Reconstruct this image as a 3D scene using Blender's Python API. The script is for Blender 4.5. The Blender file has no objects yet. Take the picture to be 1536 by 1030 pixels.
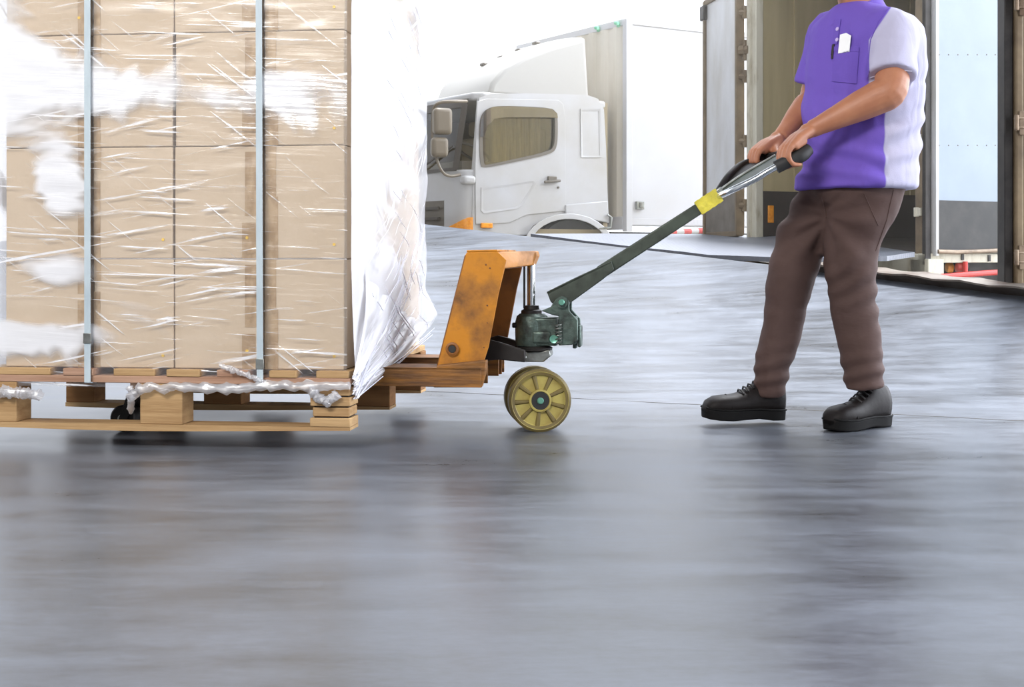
import bpy, math, random
from math import sin, cos, pi, radians, atan2, sqrt, hypot, exp
from mathutils import Vector, Matrix, noise
from mathutils.bvhtree import BVHTree

SC = bpy.context.scene
COL = SC.collection
random.seed(7)

# ------------------------------------------------------------------ camera
F = 2000.0           # focal length in pixels of the 1536 wide frame
HY = 383.0           # image row of the horizon
CX = 768.0
CH = 0.569           # camera height
cam_d = bpy.data.cameras.new('camera')
cam = bpy.data.objects.new('camera', cam_d); COL.objects.link(cam)
cam.location = (0, 0, CH); cam.rotation_euler = (radians(90), 0, 0)
cam_d.sensor_width = 36; cam_d.lens = 36*F/1536
cam_d.shift_y = -(515-HY)/1536
cam_d.clip_end = 500
SC.camera = cam

# ------------------------------------------------------------------ world, sun, exposure
w = bpy.data.worlds.new('world'); SC.world = w; w.use_nodes = True
wn = w.node_tree.nodes; wl = w.node_tree.links
for n_ in list(wn): wn.remove(n_)
wo = wn.new('ShaderNodeOutputWorld'); wb = wn.new('ShaderNodeBackground')
wt = wn.new('ShaderNodeTexCoord'); ws = wn.new('ShaderNodeSeparateXYZ'); wr = wn.new('ShaderNodeValToRGB')
wl.new(wt.outputs['Generated'], ws.inputs[0]); wl.new(ws.outputs['Z'], wr.inputs[0])
wr.color_ramp.elements[0].position = 0.0; wr.color_ramp.elements[0].color = (0.95, 0.98, 1.05, 1)
wr.color_ramp.elements[1].position = 0.7; wr.color_ramp.elements[1].color = (0.86, 0.93, 1.04, 1)
wl.new(wr.outputs[0], wb.inputs[0])
wdt = wn.new('ShaderNodeVectorMath'); wdt.operation = 'DOT_PRODUCT'; wdt.inputs[1].default_value = Vector((.93, .25, .27)).normalized()
wmr = wn.new('ShaderNodeMapRange'); wmr.interpolation_type = 'SMOOTHSTEP'
for i_, x_ in enumerate((.35, 1.0, 1.5, 7.2)): wmr.inputs[i_+1].default_value = x_      # the sun's side of a hazy sky
wnm = wn.new('ShaderNodeVectorMath'); wnm.operation = 'NORMALIZE'
wl.new(wt.outputs['Generated'], wnm.inputs[0]); wl.new(wnm.outputs[0], wdt.inputs[0]); wl.new(wdt.outputs['Value'], wmr.inputs[0]); 
wm2 = wn.new('ShaderNodeMapRange'); wm2.interpolation_type = 'SMOOTHSTEP'; wmm = wn.new('ShaderNodeMath'); wmm.operation = 'MULTIPLY'
for i_, x_ in enumerate((-.8, -.12, .30, 1.0)): wm2.inputs[i_+1].default_value = x_
wl.new(wdt.outputs['Value'], wm2.inputs[0]); wl.new(wmr.outputs[0], wmm.inputs[0]); wl.new(wm2.outputs[0], wmm.inputs[1]); wl.new(wmm.outputs[0], wb.inputs[1])
wl.new(wb.outputs[0], wo.inputs[0])
sun_d = bpy.data.lights.new('sun', 'SUN'); sun_d.energy = 7.0; sun_d.angle = radians(16); sun_d.color = (.97, 0.98, 1.0)
sun = bpy.data.objects.new('sun', sun_d); COL.objects.link(sun)
sun.rotation_euler = (radians(-24), radians(12), 0)     # high, from beyond the dock
def fill_light(name, loc, aim, size, power):           # added fill lamp, unseen, above and behind the camera, to brighten the load front
    d_ = bpy.data.lights.new(name, 'AREA'); d_.shape = 'RECTANGLE'; d_.size = size[0]; d_.size_y = size[1]; d_.energy = power; d_.color = (1.0, .97, .93)
    o_ = bpy.data.objects.new(name, d_); COL.objects.link(o_); o_.location = loc
    o_.rotation_euler = (Vector(aim)-Vector(loc)).to_track_quat('-Z', 'Y').to_euler()
fill_light('load_fill', (-2.3, -.9, 3.8), (-1.3, 4.2, .9), (2.4, 1.2), 280)
vs = SC.view_settings
vs.view_transform = 'Standard'; vs.look = 'None'; vs.exposure = 0.22; vs.gamma = 1; vs.use_curve_mapping = False
SC.cycles.transparent_max_bounces = 16
SC.cycles.max_bounces = 8
SC.cycles.use_denoising = True

# ------------------------------------------------------------------ helpers: places
def P(px, py, D):
    return Vector(((px-CX)/F*D, D, CH+(HY-py)/F*D))

class Frame:
    """vertical plane coordinates: O plan origin, U and V unit plan axes"""
    def __init__(s, O, U, V):
        s.O = Vector(O).to_2d(); s.U = Vector(U).normalized(); s.V = Vector(V).normalized()
    def at(s, px, py, v=0.0):
        d = Vector(((px-CX)/F, 1.0)); t = (v+s.O.dot(s.V))/d.dot(s.V)
        u = (d*t-s.O).dot(s.U)
        return Vector((u, v, CH+(HY-py)/F*t))
    def atu(s, px, py, u=0.0):
        d = Vector(((px-CX)/F, 1.0)); t = (u+s.O.dot(s.U))/d.dot(s.U)
        v = (d*t-s.O).dot(s.V)
        return Vector((u, v, CH+(HY-py)/F*t))
    def w(s, p):
        q = s.O+s.U*p[0]+s.V*p[1]
        return Vector((q.x, q.y, p[2]))
    def loc(s, p):
        q = Vector((p[0], p[1]))-s.O
        return Vector((q.dot(s.U), q.dot(s.V), p[2]))

# ------------------------------------------------------------------ helpers: objects
def tag(o, label=None, cat=None, group=None, kind=None):
    if label: o['label'] = label
    if cat: o['category'] = cat
    if group: o['group'] = group
    if kind: o['kind'] = kind
    return o
def empty(name, loc=(0, 0, 0), label=None, cat=None, group=None):
    o = bpy.data.objects.new(name, None); COL.objects.link(o); o.location = loc
    o.empty_display_size = 0.1
    return tag(o, label, cat, group)

class MB:
    def __init__(s, T=None):
        s.v = []; s.f = []; s.m = []; s.T = T; s.uv = None
    def _add(s, vs_, fs, m=0):
        b = len(s.v)
        for p in vs_:
            p = Vector(p)
            s.v.append(s.T(p) if s.T else p)
        for f in fs:
            s.f.append([b+i for i in f]); s.m.append(m)
        return s
    def box(s, c, d, R=None, m=0):
        hx, hy, hz = d[0]/2, d[1]/2, d[2]/2
        pts = [Vector((x*hx, y*hy, z*hz)) for z in (-1, 1) for y in (-1, 1) for x in (-1, 1)]
        if R is not None: pts = [R @ p for p in pts]
        pts = [p+Vector(c) for p in pts]
        return s._add(pts, [(0, 2, 3, 1), (4, 5, 7, 6), (0, 1, 5, 4), (2, 6, 7, 3), (0, 4, 6, 2), (1, 3, 7, 5)], m)
    def bx(s, x0, x1, y0, y1, z0, z1, m=0):
        return s.box(((x0+x1)/2, (y0+y1)/2, (z0+z1)/2), (abs(x1-x0), abs(y1-y0), abs(z1-z0)), None, m)
    def prism(s, pts, off, m=0):
        n = len(pts); pts = [Vector(p) for p in pts]; off = Vector(off)
        return s._add(pts+[p+off for p in pts],
                      [list(range(n))[::-1], list(range(n, 2*n))]+[(i, (i+1) % n, n+(i+1) % n, n+i) for i in range(n)], m)
    def ring(s, outer, inner, off, m=0):
        n = len(outer); off = Vector(off)
        o = [Vector(p) for p in outer]; i_ = [Vector(p) for p in inner]
        a = o+i_+[p+off for p in o]+[p+off for p in i_]
        fs = []
        for k in range(n):
            j = (k+1) % n
            fs += [(k, j, n+j, n+k), (2*n+k, 3*n+k, 3*n+j, 2*n+j), (k, 2*n+k, 2*n+j, j), (n+k, n+j, 3*n+j, 3*n+k)]
        return s._add(a, fs, m)
    def tube(s, path, r, n=10, cap=True, flat=1.0, m=0, up=None):
        path = [Vector(p) for p in path]; k = len(path)
        rr = r if isinstance(r, (list, tuple)) else [r]*k
        vs_ = []; last = None
        for i in range(k):
            t = (path[min(i+1, k-1)]-path[max(i-1, 0)]).normalized()
            if last is None:
                a = Vector(up) if up else (Vector((0, 0, 1)) if abs(t.z) < .9 else Vector((0, 1, 0)))
            else: a = last
            a = (a-t*a.dot(t))
            if a.length < 1e-5: a = Vector((1, 0, 0))-t*t.x
            a.normalize(); b = t.cross(a); last = a
            for j in range(n):
                q = 2*pi*j/n
                vs_.append(path[i]+a*cos(q)*rr[i]*flat+b*sin(q)*rr[i])
        fs = [(i*n+j, i*n+(j+1) % n, (i+1)*n+(j+1) % n, (i+1)*n+j) for i in range(k-1) for j in range(n)]
        if cap: fs += [list(range(n))[::-1], list(range((k-1)*n, k*n))]
        return s._add(vs_, fs, m)
    def lathe(s, o, ax, prof, n=32, m=0):
        o = Vector(o); ax = Vector(ax).normalized()
        a = ax.orthogonal().normalized(); b = ax.cross(a); vs_ = []
        for (r, h) in prof:
            for j in range(n):
                q = 2*pi*j/n; vs_.append(o+ax*h+(a*cos(q)+b*sin(q))*r)
        k = len(prof)
        fs = [(i*n+j, i*n+(j+1) % n, (i+1)*n+(j+1) % n, (i+1)*n+j) for i in range(k-1) for j in range(n)]
        fs += [list(range(n))[::-1], list(range((k-1)*n, k*n))]
        return s._add(vs_, fs, m)
    def loft(s, rings, cap=True, m=0):
        n = len(rings[0]); k = len(rings)
        vs_ = [p for r in rings for p in r]
        fs = [(i*n+j, i*n+(j+1) % n, (i+1)*n+(j+1) % n, (i+1)*n+j) for i in range(k-1) for j in range(n)]
        if cap: fs += [list(range(n))[::-1], list(range((k-1)*n, k*n))]
        return s._add(vs_, fs, m)
    def grid(s, fn, nu, nv, m=0):
        vs_ = [fn(i/nu, j/nv) for i in range(nu+1) for j in range(nv+1)]
        fs = [(i*(nv+1)+j, (i+1)*(nv+1)+j, (i+1)*(nv+1)+j+1, i*(nv+1)+j+1) for i in range(nu) for j in range(nv)]
        return s._add(vs_, fs, m)
    def mesh(s, name):
        me = bpy.data.meshes.new(name); me.from_pydata([tuple(p) for p in s.v], [], s.f); me.update(); return me
    def build(s, name, mats, parent=None, bevel=0.0, smooth=35, seg=2, fix=True):
        me = s.mesh(name)
        if not isinstance(mats, (list, tuple)): mats = [mats]
        for mm in mats: me.materials.append(mm)
        for p, mi in zip(me.polygons, s.m): p.material_index = mi
        if fix:
            import bmesh
            bm = bmesh.new(); bm.from_mesh(me); bmesh.ops.recalc_face_normals(bm, faces=bm.faces); bm.to_mesh(me); bm.free()
        if smooth:
            for p in me.polygons: p.use_smooth = True
            me.set_sharp_from_angle(angle=radians(smooth))
        o = bpy.data.objects.new(name, me); COL.objects.link(o)
        if parent:
            o.parent = parent
        if bevel:
            b = o.modifiers.new('bevel', 'BEVEL'); b.width = bevel; b.segments = seg; b.limit_method = 'ANGLE'; b.angle_limit = radians(40)
            b.harden_normals = False
        return o

def remeshed(mb, voxel, smooth_it=6):
    me = mb.mesh('tmp'); o = bpy.data.objects.new('tmp', me); COL.objects.link(o)
    import bmesh
    bm = bmesh.new(); bm.from_mesh(me); bmesh.ops.recalc_face_normals(bm, faces=bm.faces); bm.to_mesh(me); bm.free()
    r = o.modifiers.new('r', 'REMESH'); r.mode = 'VOXEL'; r.voxel_size = voxel
    if smooth_it:
        sm = o.modifiers.new('s', 'SMOOTH'); sm.factor = .6; sm.iterations = smooth_it
    dg = bpy.context.evaluated_depsgraph_get()
    out = bpy.data.meshes.new_from_object(o.evaluated_get(dg))
    bpy.data.objects.remove(o); bpy.data.meshes.remove(me)
    for p in out.polygons: p.use_smooth = True
    return out
def relax(me, it=2):
    import bmesh
    bm = bmesh.new(); bm.from_mesh(me)
    for _ in range(it): bmesh.ops.smooth_vert(bm, verts=bm.verts, factor=.5, use_axis_x=True, use_axis_y=True, use_axis_z=True)
    bm.to_mesh(me); bm.free()
def bvh_of(me):
    return BVHTree.FromPolygons([v.co.copy() for v in me.vertices], [tuple(p.vertices) for p in me.polygons])
EYE = Vector((0, 0, CH))
def hit(bvh, px, py):
    d = (P(px, py, 1.0)-EYE).normalized()
    l, n_, i_, t = bvh.ray_cast(EYE, d)
    return l, n_
def patch(bvh, quad, off0, off1, nu=10, nv=10):
    """a conforming slab: quad of four pixel corners laid on a surface, between two offsets along its normal"""
    a, b, c, d = [Vector(q) for q in quad]
    top = []; bot = []
    for i in range(nu+1):
        for j in range(nv+1):
            u = i/nu; v = j/nv
            q = (a*(1-u)+b*u)*(1-v)+(d*(1-u)+c*u)*v
            l, n_ = hit(bvh, q.x, q.y)
            if l is None: l, n_ = P(q.x, q.y, 4.3), Vector((0, -1, 0))
            top.append(l+n_*off1); bot.append(l+n_*off0)
    m = MB(); W = nv+1; N = len(top)
    fs = []
    for i in range(nu):
        for j in range(nv):
            k = [i*W+j, (i+1)*W+j, (i+1)*W+j+1, i*W+j+1]
            fs += [k, [N+x for x in k][::-1]]
    rim = [i*W for i in range(nu+1)]+[nu*W+j for j in range(1, nv+1)]+[i*W+nv for i in range(nu-1, -1, -1)]+[j for j in range(nv-1, 0, -1)]
    for x in range(len(rim)):
        y = (x+1) % len(rim); fs.append([rim[x], N+rim[x], N+rim[y], rim[y]])
    m._add(top+bot, fs)
    return m

# ------------------------------------------------------------------ helpers: materials
def s2l(c):
    return tuple(((x/255)/12.92 if x/255 <= .04045 else ((x/255+.055)/1.055)**2.4) for x in c)+(1,)
def nodes(name):
    m = bpy.data.materials.new(name); m.use_nodes = True
    nt = m.node_tree
    return m, nt.nodes, nt.links, nt.nodes['Principled BSDF']
def mat(name, rgb, rough=.5, metal=0, rgb2=None, scale=6, detail=6, lo=.35, hi=.7, bump=0, bscale=None, stretch=(1, 1, 1), spec=.5, rgh2=None, dist=0.0):
    """base colour with a second colour (wear, dirt, grain) mixed in by noise in object space"""
    m, N, L, B = nodes(name)
    B.inputs['Base Color'].default_value = s2l(rgb); B.inputs['Roughness'].default_value = rough
    B.inputs['Metallic'].default_value = metal; B.inputs['Specular IOR Level'].default_value = spec
    if rgb2 or bump:
        tc = N.new('ShaderNodeTexCoord'); mp = N.new('ShaderNodeMapping'); mp.inputs['Scale'].default_value = stretch
        L.new(tc.outputs['Object'], mp.inputs[0])
        nz = N.new('ShaderNodeTexNoise'); nz.inputs['Scale'].default_value = scale; nz.inputs['Detail'].default_value = detail
        nz.inputs['Roughness'].default_value = .6; nz.inputs['Distortion'].default_value = dist
        L.new(mp.outputs[0], nz.inputs['Vector'])
        if rgb2:
            cr = N.new('ShaderNodeValToRGB'); cr.color_ramp.elements[0].position = lo; cr.color_ramp.elements[1].position = hi
            cr.color_ramp.elements[0].color = s2l(rgb); cr.color_ramp.elements[1].color = s2l(rgb2)
            L.new(nz.outputs[0], cr.inputs[0]); L.new(cr.outputs[0], B.inputs['Base Color'])
            if rgh2 is not None:
                mr = N.new('ShaderNodeMapRange'); mr.inputs[1].default_value = lo; mr.inputs[2].default_value = hi
                mr.inputs[3].default_value = rough; mr.inputs[4].default_value = rgh2
                L.new(nz.outputs[0], mr.inputs[0]); L.new(mr.outputs[0], B.inputs['Roughness'])
        if bump:
            bn = N.new('ShaderNodeTexNoise'); bn.inputs['Scale'].default_value = bscale or scale*3; bn.inputs['Detail'].default_value = 4
            L.new(mp.outputs[0], bn.inputs['Vector'])
            bp = N.new('ShaderNodeBump'); bp.inputs['Strength'].default_value = bump; bp.inputs['Distance'].default_value = .01
            L.new(bn.outputs[0], bp.inputs['Height']); L.new(bp.outputs[0], B.inputs['Normal'])
    return m

def floor_material():
    m, N, L, B = nodes('polished_concrete')
    tc = N.new('ShaderNodeTexCoord')
    def nz(scale, stretch, detail=6, rot=0, dist=0):
        mp = N.new('ShaderNodeMapping'); mp.inputs['Scale'].default_value = stretch; mp.inputs['Rotation'].default_value = (0, 0, rot)
        L.new(tc.outputs['Object'], mp.inputs[0])
        n_ = N.new('ShaderNodeTexNoise'); n_.inputs['Scale'].default_value = scale; n_.inputs['Detail'].default_value = detail
        n_.inputs['Roughness'].default_value = .62; n_.inputs['Distortion'].default_value = dist
        L.new(mp.outputs[0], n_.inputs['Vector']); return n_
    a = nz(1.6, (1, 1, 1), 8, 0, .6); b = nz(6, (.32, 1.5, 1), 7, radians(-26), .3); c = nz(60, (.5, 1, 1), 4)
    mx = N.new('ShaderNodeMix'); mx.data_type = 'FLOAT'; mx.inputs[0].default_value = .5
    L.new(a.outputs[0], mx.inputs[2]); L.new(b.outputs[0], mx.inputs[3])
    mx2 = N.new('ShaderNodeMix'); mx2.data_type = 'FLOAT'; mx2.inputs[0].default_value = .2
    L.new(mx.outputs[0], mx2.inputs[2]); L.new(c.outputs[0], mx2.inputs[3])
    cr = N.new('ShaderNodeValToRGB'); e = cr.color_ramp.elements
    e[0].position = .38; e[0].color = s2l((62, 63, 66)); e[1].position = .62; e[1].color = s2l((106, 111, 121))
    L.new(mx2.outputs[0], cr.inputs[0]); L.new(cr.outputs[0], B.inputs['Base Color'])
    mr = N.new('ShaderNodeMapRange'); mr.inputs[1].default_value = .35; mr.inputs[2].default_value = .65
    mr.inputs[3].default_value = .26; mr.inputs[4].default_value = .42
    L.new(mx2.outputs[0], mr.inputs[0]); L.new(mr.outputs[0], B.inputs['Roughness'])
    bp = N.new('ShaderNodeBump'); bp.inputs['Strength'].default_value = .04; bp.inputs['Distance'].default_value = .008
    L.new(mx2.outputs[0], bp.inputs['Height'])
    B.inputs['Specular IOR Level'].default_value = .45
    return m

def film_material(name, cover, seed, diag=0.0, sc=1.0, thru=.45):
    """clear stretch film; white streaks and patches paint in glare besides milky wrinkles; UV in metres"""
    m, N, L, B = nodes(name)
    N.remove(B); out = N['Material Output']
    uv = N.new('ShaderNodeUVMap')
    def tex(scale, stretch, rot, detail=5, dist=0.0):
        mp = N.new('ShaderNodeMapping'); mp.inputs['Scale'].default_value = stretch; mp.inputs['Rotation'].default_value = (0, 0, rot)
        mp.inputs['Location'].default_value = (seed*1.7, seed*.9, seed)
        mp.vector_type = 'POINT'
        r0 = N.new('ShaderNodeVectorRotate'); r0.rotation_type = 'Z_AXIS'; r0.inputs['Angle'].default_value = rot
        mp.inputs['Rotation'].default_value = (0, 0, 0)
        L.new(uv.outputs[0], r0.inputs['Vector']); L.new(r0.outputs[0], mp.inputs[0])
        n_ = N.new('ShaderNodeTexNoise'); n_.inputs['Scale'].default_value = scale; n_.inputs['Detail'].default_value = detail
        n_.inputs['Distortion'].default_value = dist; n_.inputs['Roughness'].default_value = .55
        L.new(mp.outputs[0], n_.inputs['Vector']); return n_
    def ramp(n_, lo, hi, t0=0.0, t1=1.0):
        r = N.new('ShaderNodeMapRange'); r.interpolation_type = 'SMOOTHSTEP'
        for i_, x in enumerate((lo, hi, t0, t1)): r.inputs[i_+1].default_value = x
        L.new(n_.outputs[0], r.inputs[0]); return r
    def mth(op, a, b):
        q = N.new('ShaderNodeMath'); q.operation = op; q.use_clamp = True
        for i_, x in enumerate((a, b)):
            if isinstance(x, (int, float)): q.inputs[i_].default_value = x
            else: L.new(x.outputs[0], q.inputs[i_])
        return q
    s1 = tex(10*sc, (.35, 9, 1), radians(3)+diag, 4, .3)
    s2 = tex(7*sc, (.4, 7, 1), radians(-10)+diag, 4, .5)
    s3 = tex(9*sc, (.3, 8, 1), radians(38)+diag, 3, .2)
    patchy = tex(3.0, (.8, 1.2, 1), 0, 3, 1.0)
    patch2 = tex(2.3, (1, 1, 1), .5, 2, .5)
    att = N.new('ShaderNodeAttribute'); att.attribute_name = 'milk_glare'
    attr = N.new('ShaderNodeSeparateColor'); L.new(att.outputs['Color'], attr.inputs[0])
    class O_:                                              # wraps one output
        def __init__(s, o): s.outputs = [o]
    milk_glare = O_(attr.outputs[0])
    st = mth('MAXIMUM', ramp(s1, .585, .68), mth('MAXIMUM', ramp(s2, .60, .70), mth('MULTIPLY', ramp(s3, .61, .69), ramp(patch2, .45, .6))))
    st = mth('MULTIPLY', st, mth('ADD', ramp(patchy, .40, .60, .2, 1.), milk_glare))
    pm = mth('ADD', ramp(patchy, .30, .75, -.25, .25), milk_glare)
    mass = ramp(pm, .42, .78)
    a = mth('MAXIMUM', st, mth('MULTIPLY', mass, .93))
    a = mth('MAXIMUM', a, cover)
    tr = N.new('ShaderNodeBsdfTransparent'); tr.inputs[0].default_value = (1, 1, 1, 1)
    di = N.new('ShaderNodeBsdfDiffuse'); di.inputs[0].default_value = (.93, .93, .96, 1)
    tl = N.new('ShaderNodeBsdfTranslucent'); tl.inputs[0].default_value = (.93, .93, .96, 1)
    gl = N.new('ShaderNodeBsdfGlossy'); gl.inputs['Roughness'].default_value = .18
    bp = N.new('ShaderNodeBump'); bp.inputs['Strength'].default_value = .5; bp.inputs['Distance'].default_value = .006
    L.new(s1.outputs[0], bp.inputs['Height']); L.new(bp.outputs[0], gl.inputs['Normal'])
    m1 = N.new('ShaderNodeMixShader'); m1.inputs[0].default_value = thru; L.new(di.outputs[0], m1.inputs[1]); L.new(tl.outputs[0], m1.inputs[2])
    m2 = N.new('ShaderNodeMixShader'); m2.inputs[0].default_value = .25; L.new(m1.outputs[0], m2.inputs[1]); L.new(gl.outputs[0], m2.inputs[2])
    g2_ = N.new('ShaderNodeBsdfGlossy'); g2_.inputs['Roughness'].default_value = .22
    base = N.new('ShaderNodeMixShader'); base.inputs[0].default_value = .09; L.new(tr.outputs[0], base.inputs[1]); L.new(g2_.outputs[0], base.inputs[2])
    m3 = N.new('ShaderNodeMixShader'); L.new(a.outputs[0], m3.inputs[0]); L.new(base.outputs[0], m3.inputs[1]); L.new(m2.outputs[0], m3.inputs[2])
    L.new(m3.outputs[0], out.inputs[0])
    return m

M = {}
M['floor'] = floor_material()
M['dockwall'] = mat('dock_concrete', (96, 90, 82), .9, rgb2=(60, 54, 48), scale=3)
M['yard'] = mat('yard_concrete', (176, 174, 168), .9, rgb2=(150, 148, 142), scale=2)
M['roof'] = mat('roof_steel', (150, 150, 152), .7, rgb2=(136, 136, 138), scale=2)
M['card'] = mat('cardboard', (206, 186, 161), .78, rgb2=(199, 178, 151), scale=5, bump=.08, bscale=60, spec=.25)
M['tape'] = mat('tape_brown', (158, 128, 90), .4, rgb2=(186, 158, 122), scale=30, lo=.4, hi=.62, stretch=(1, 1, .6))
M['seam'] = mat('flap_seam', (120, 88, 56), .9)
M['ydot'] = mat('yellow_dot', (238, 196, 70), .6)
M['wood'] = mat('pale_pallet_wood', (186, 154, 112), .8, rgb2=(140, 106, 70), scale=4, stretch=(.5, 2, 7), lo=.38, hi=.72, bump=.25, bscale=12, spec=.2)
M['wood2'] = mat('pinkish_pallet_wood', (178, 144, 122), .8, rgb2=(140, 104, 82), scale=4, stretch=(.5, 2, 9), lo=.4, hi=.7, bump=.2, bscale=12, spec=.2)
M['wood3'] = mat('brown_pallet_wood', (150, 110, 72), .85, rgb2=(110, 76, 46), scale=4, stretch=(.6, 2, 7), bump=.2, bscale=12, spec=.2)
M['strap'] = mat('grey_strapping', (168, 182, 190), .45, rgb2=(190, 202, 208), scale=20, stretch=(1, 1, .3))
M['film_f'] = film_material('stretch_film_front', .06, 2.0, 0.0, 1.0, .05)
M['film_s'] = film_material('stretch_film_side', .45, 5.3, radians(-28), .8, .2)
M['film_b'] = film_material('stretch_film_bunch', .45, 8.1)
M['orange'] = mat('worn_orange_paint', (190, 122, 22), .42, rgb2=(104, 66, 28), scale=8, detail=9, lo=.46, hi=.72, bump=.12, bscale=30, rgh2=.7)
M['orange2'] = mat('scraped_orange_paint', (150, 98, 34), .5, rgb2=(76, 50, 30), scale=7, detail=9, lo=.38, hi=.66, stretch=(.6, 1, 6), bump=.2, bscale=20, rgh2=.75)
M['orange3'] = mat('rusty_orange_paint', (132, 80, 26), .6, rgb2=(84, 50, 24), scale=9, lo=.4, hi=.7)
M['chrome'] = mat('chrome', (226, 230, 232), .16, 1)
M['steel'] = mat('bare_steel', (168, 172, 168), .35, .9, rgb2=(110, 108, 102), scale=18)
M['green'] = mat('dark_green_paint', (74, 82, 72), .42, .25, rgb2=(52, 56, 50), scale=14, lo=.4, hi=.7)
M['pump'] = mat('greasy_green_casting', (92, 108, 100), .36, .55, rgb2=(46, 48, 46), scale=16, detail=8, lo=.44, hi=.66, bump=.3, bscale=40, rgh2=.6)
M['teal'] = mat('teal_bolt', (112, 168, 148), .35, .5)
M['black'] = mat('black_rubber', (34, 33, 33), .6)
M['dark'] = mat('dark_steel', (56, 52, 50), .5, .5, rgb2=(36, 33, 32), scale=10)
M['wheel'] = mat('olive_yellow_wheel', (168, 154, 84), .45, rgb2=(140, 120, 60), scale=14, lo=.42, hi=.7)
M['wheel2'] = mat('wheel_tread', (118, 104, 56), .5, rgb2=(96, 82, 48), scale=18)
M['wheelo'] = mat('wheel_orange_sector', (204, 152, 66), .45, rgb2=(176, 150, 84), scale=18)
M['ytape'] = mat('yellow_tape', (226, 212, 74), .5, rgb2=(190, 176, 60), scale=30, bump=.3, bscale=60)
M['skin'] = mat('skin', (180, 122, 90), .5, rgb2=(164, 106, 78), scale=12, bump=.05, bscale=120)
M['hair'] = mat('black_hair', (24, 20, 19), .6, bump=.5, bscale=90, stretch=(4, 4, 1))
M['purple'] = mat('purple_pique', (110, 86, 180), .82, rgb2=(106, 82, 176), scale=4, bump=.10, bscale=260, spec=.25)
M['white'] = mat('white_pique', (222, 222, 240), .85, rgb2=(214, 214, 234), scale=4, bump=.10, bscale=260, spec=.2)
M['button'] = mat('button', (190, 170, 220), .3)
M['trouser'] = mat('brown_twill', (84, 65, 60), .8, rgb2=(74, 56, 52), scale=5, bump=.5, bscale=16, stretch=(.5, .5, 1), spec=.3)
M['shoe'] = mat('black_leather', (22, 16, 15), .6, rgb2=(20, 15, 14), scale=14, bump=.1, bscale=60, spec=.25)
M['sole'] = mat('black_sole', (16, 15, 15), .75, spec=.2)
M['paper'] = mat('paper', (245, 245, 245), .8)
M['twhite'] = mat('white_truck_paint', (184, 183, 184), .35, rgb2=(172, 168, 162), scale=1.5)
M['twhite2'] = mat('white_box_panel', (196, 196, 200), .45, rgb2=(186, 184, 184), scale=1.2)
M['tshade'] = mat('cream_grey_corrugated_steel', (214, 208, 196), .6, rgb2=(192, 184, 168), scale=2, stretch=(1, 1, .3))
M['tgrey'] = mat('grey_plastic', (104, 96, 84), .5)
M['mirror'] = mat('mirror_housing', (118, 106, 88), .45)
M['trim'] = mat('black_trim', (70, 62, 52), .5)
def glass_mat(name, tint, alpha):
    m, N, L, B = nodes(name); N.remove(B); out = N['Material Output']
    tr = N.new('ShaderNodeBsdfTransparent'); tr.inputs[0].default_value = s2l(tint)
    gl = N.new('ShaderNodeBsdfGlossy'); gl.inputs['Roughness'].default_value = .03
    mx = N.new('ShaderNodeMixShader'); mx.inputs[0].default_value = alpha
    L.new(tr.outputs[0], mx.inputs[1]); L.new(gl.outputs[0], mx.inputs[2]); L.new(mx.outputs[0], out.inputs[0])
    return m
M['glass'] = glass_mat('tinted_glass', (226, 222, 204), .16)
M['visor'] = glass_mat('smoke_visor', (190, 180, 168), .35)
M['cabin'] = mat('cabin_lining', (142, 128, 100), .8)
M['curtain'] = mat('curtain_cloth', (176, 162, 132), .9, rgb2=(132, 120, 92), scale=6, stretch=(6, 6, .4))
M['lens_o'] = mat('orange_lens', (240, 160, 50), .2, rgb2=(220, 130, 40), scale=40)
M['lens_r'] = mat('red_lens', (190, 70, 60), .25)
M['greenclip'] = mat('green_clip', (110, 190, 150), .5)
M['inwall'] = mat('truck_lining', (178, 162, 122), .75, rgb2=(160, 146, 108), scale=2, stretch=(3, 3, .3))  # lining tan is lightened: the flare over the interior is put into it
M['inkick'] = mat('dark_kick_panel', (62, 52, 44), .8, rgb2=(46, 38, 33), scale=3)
M['cream'] = mat('cream_steel_frame', (196, 190, 172), .55, rgb2=(150, 138, 112), scale=6, lo=.5, hi=.75, stretch=(2, 2, .6))
M['doorpan'] = mat('grey_door_panel', (206, 206, 208), .4, rgb2=(180, 176, 170), scale=3, lo=.4, hi=.75, stretch=(1, 1, .4))
M['doorwhite'] = mat('bluish_white_door_sheet', (136, 149, 162), .35, rgb2=(126, 139, 154), scale=2, bump=.25, bscale=3)
M['scuff'] = mat('scuffed_black_panel', (26, 26, 27), .6, rgb2=(58, 55, 52), scale=5, detail=9, lo=.45, hi=.8)
M['darkmet'] = mat('weathered_lower_panel', (116, 108, 98), .55, rgb2=(88, 78, 68), scale=6)
M['rail'] = mat('worn_brown_rail', (150, 132, 112), .4, .4, rgb2=(96, 76, 58), scale=10)
M['red'] = mat('red_paint', (206, 60, 52), .45, rgb2=(180, 48, 42), scale=10)
M['bumper'] = mat('brown_tail_frame', (130, 112, 86), .6, rgb2=(96, 80, 60), scale=5)
M['rust'] = mat('rusty_steel_edge', (120, 112, 104), .45, .5, rgb2=(84, 66, 54), scale=6, lo=.4, hi=.7)
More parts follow.
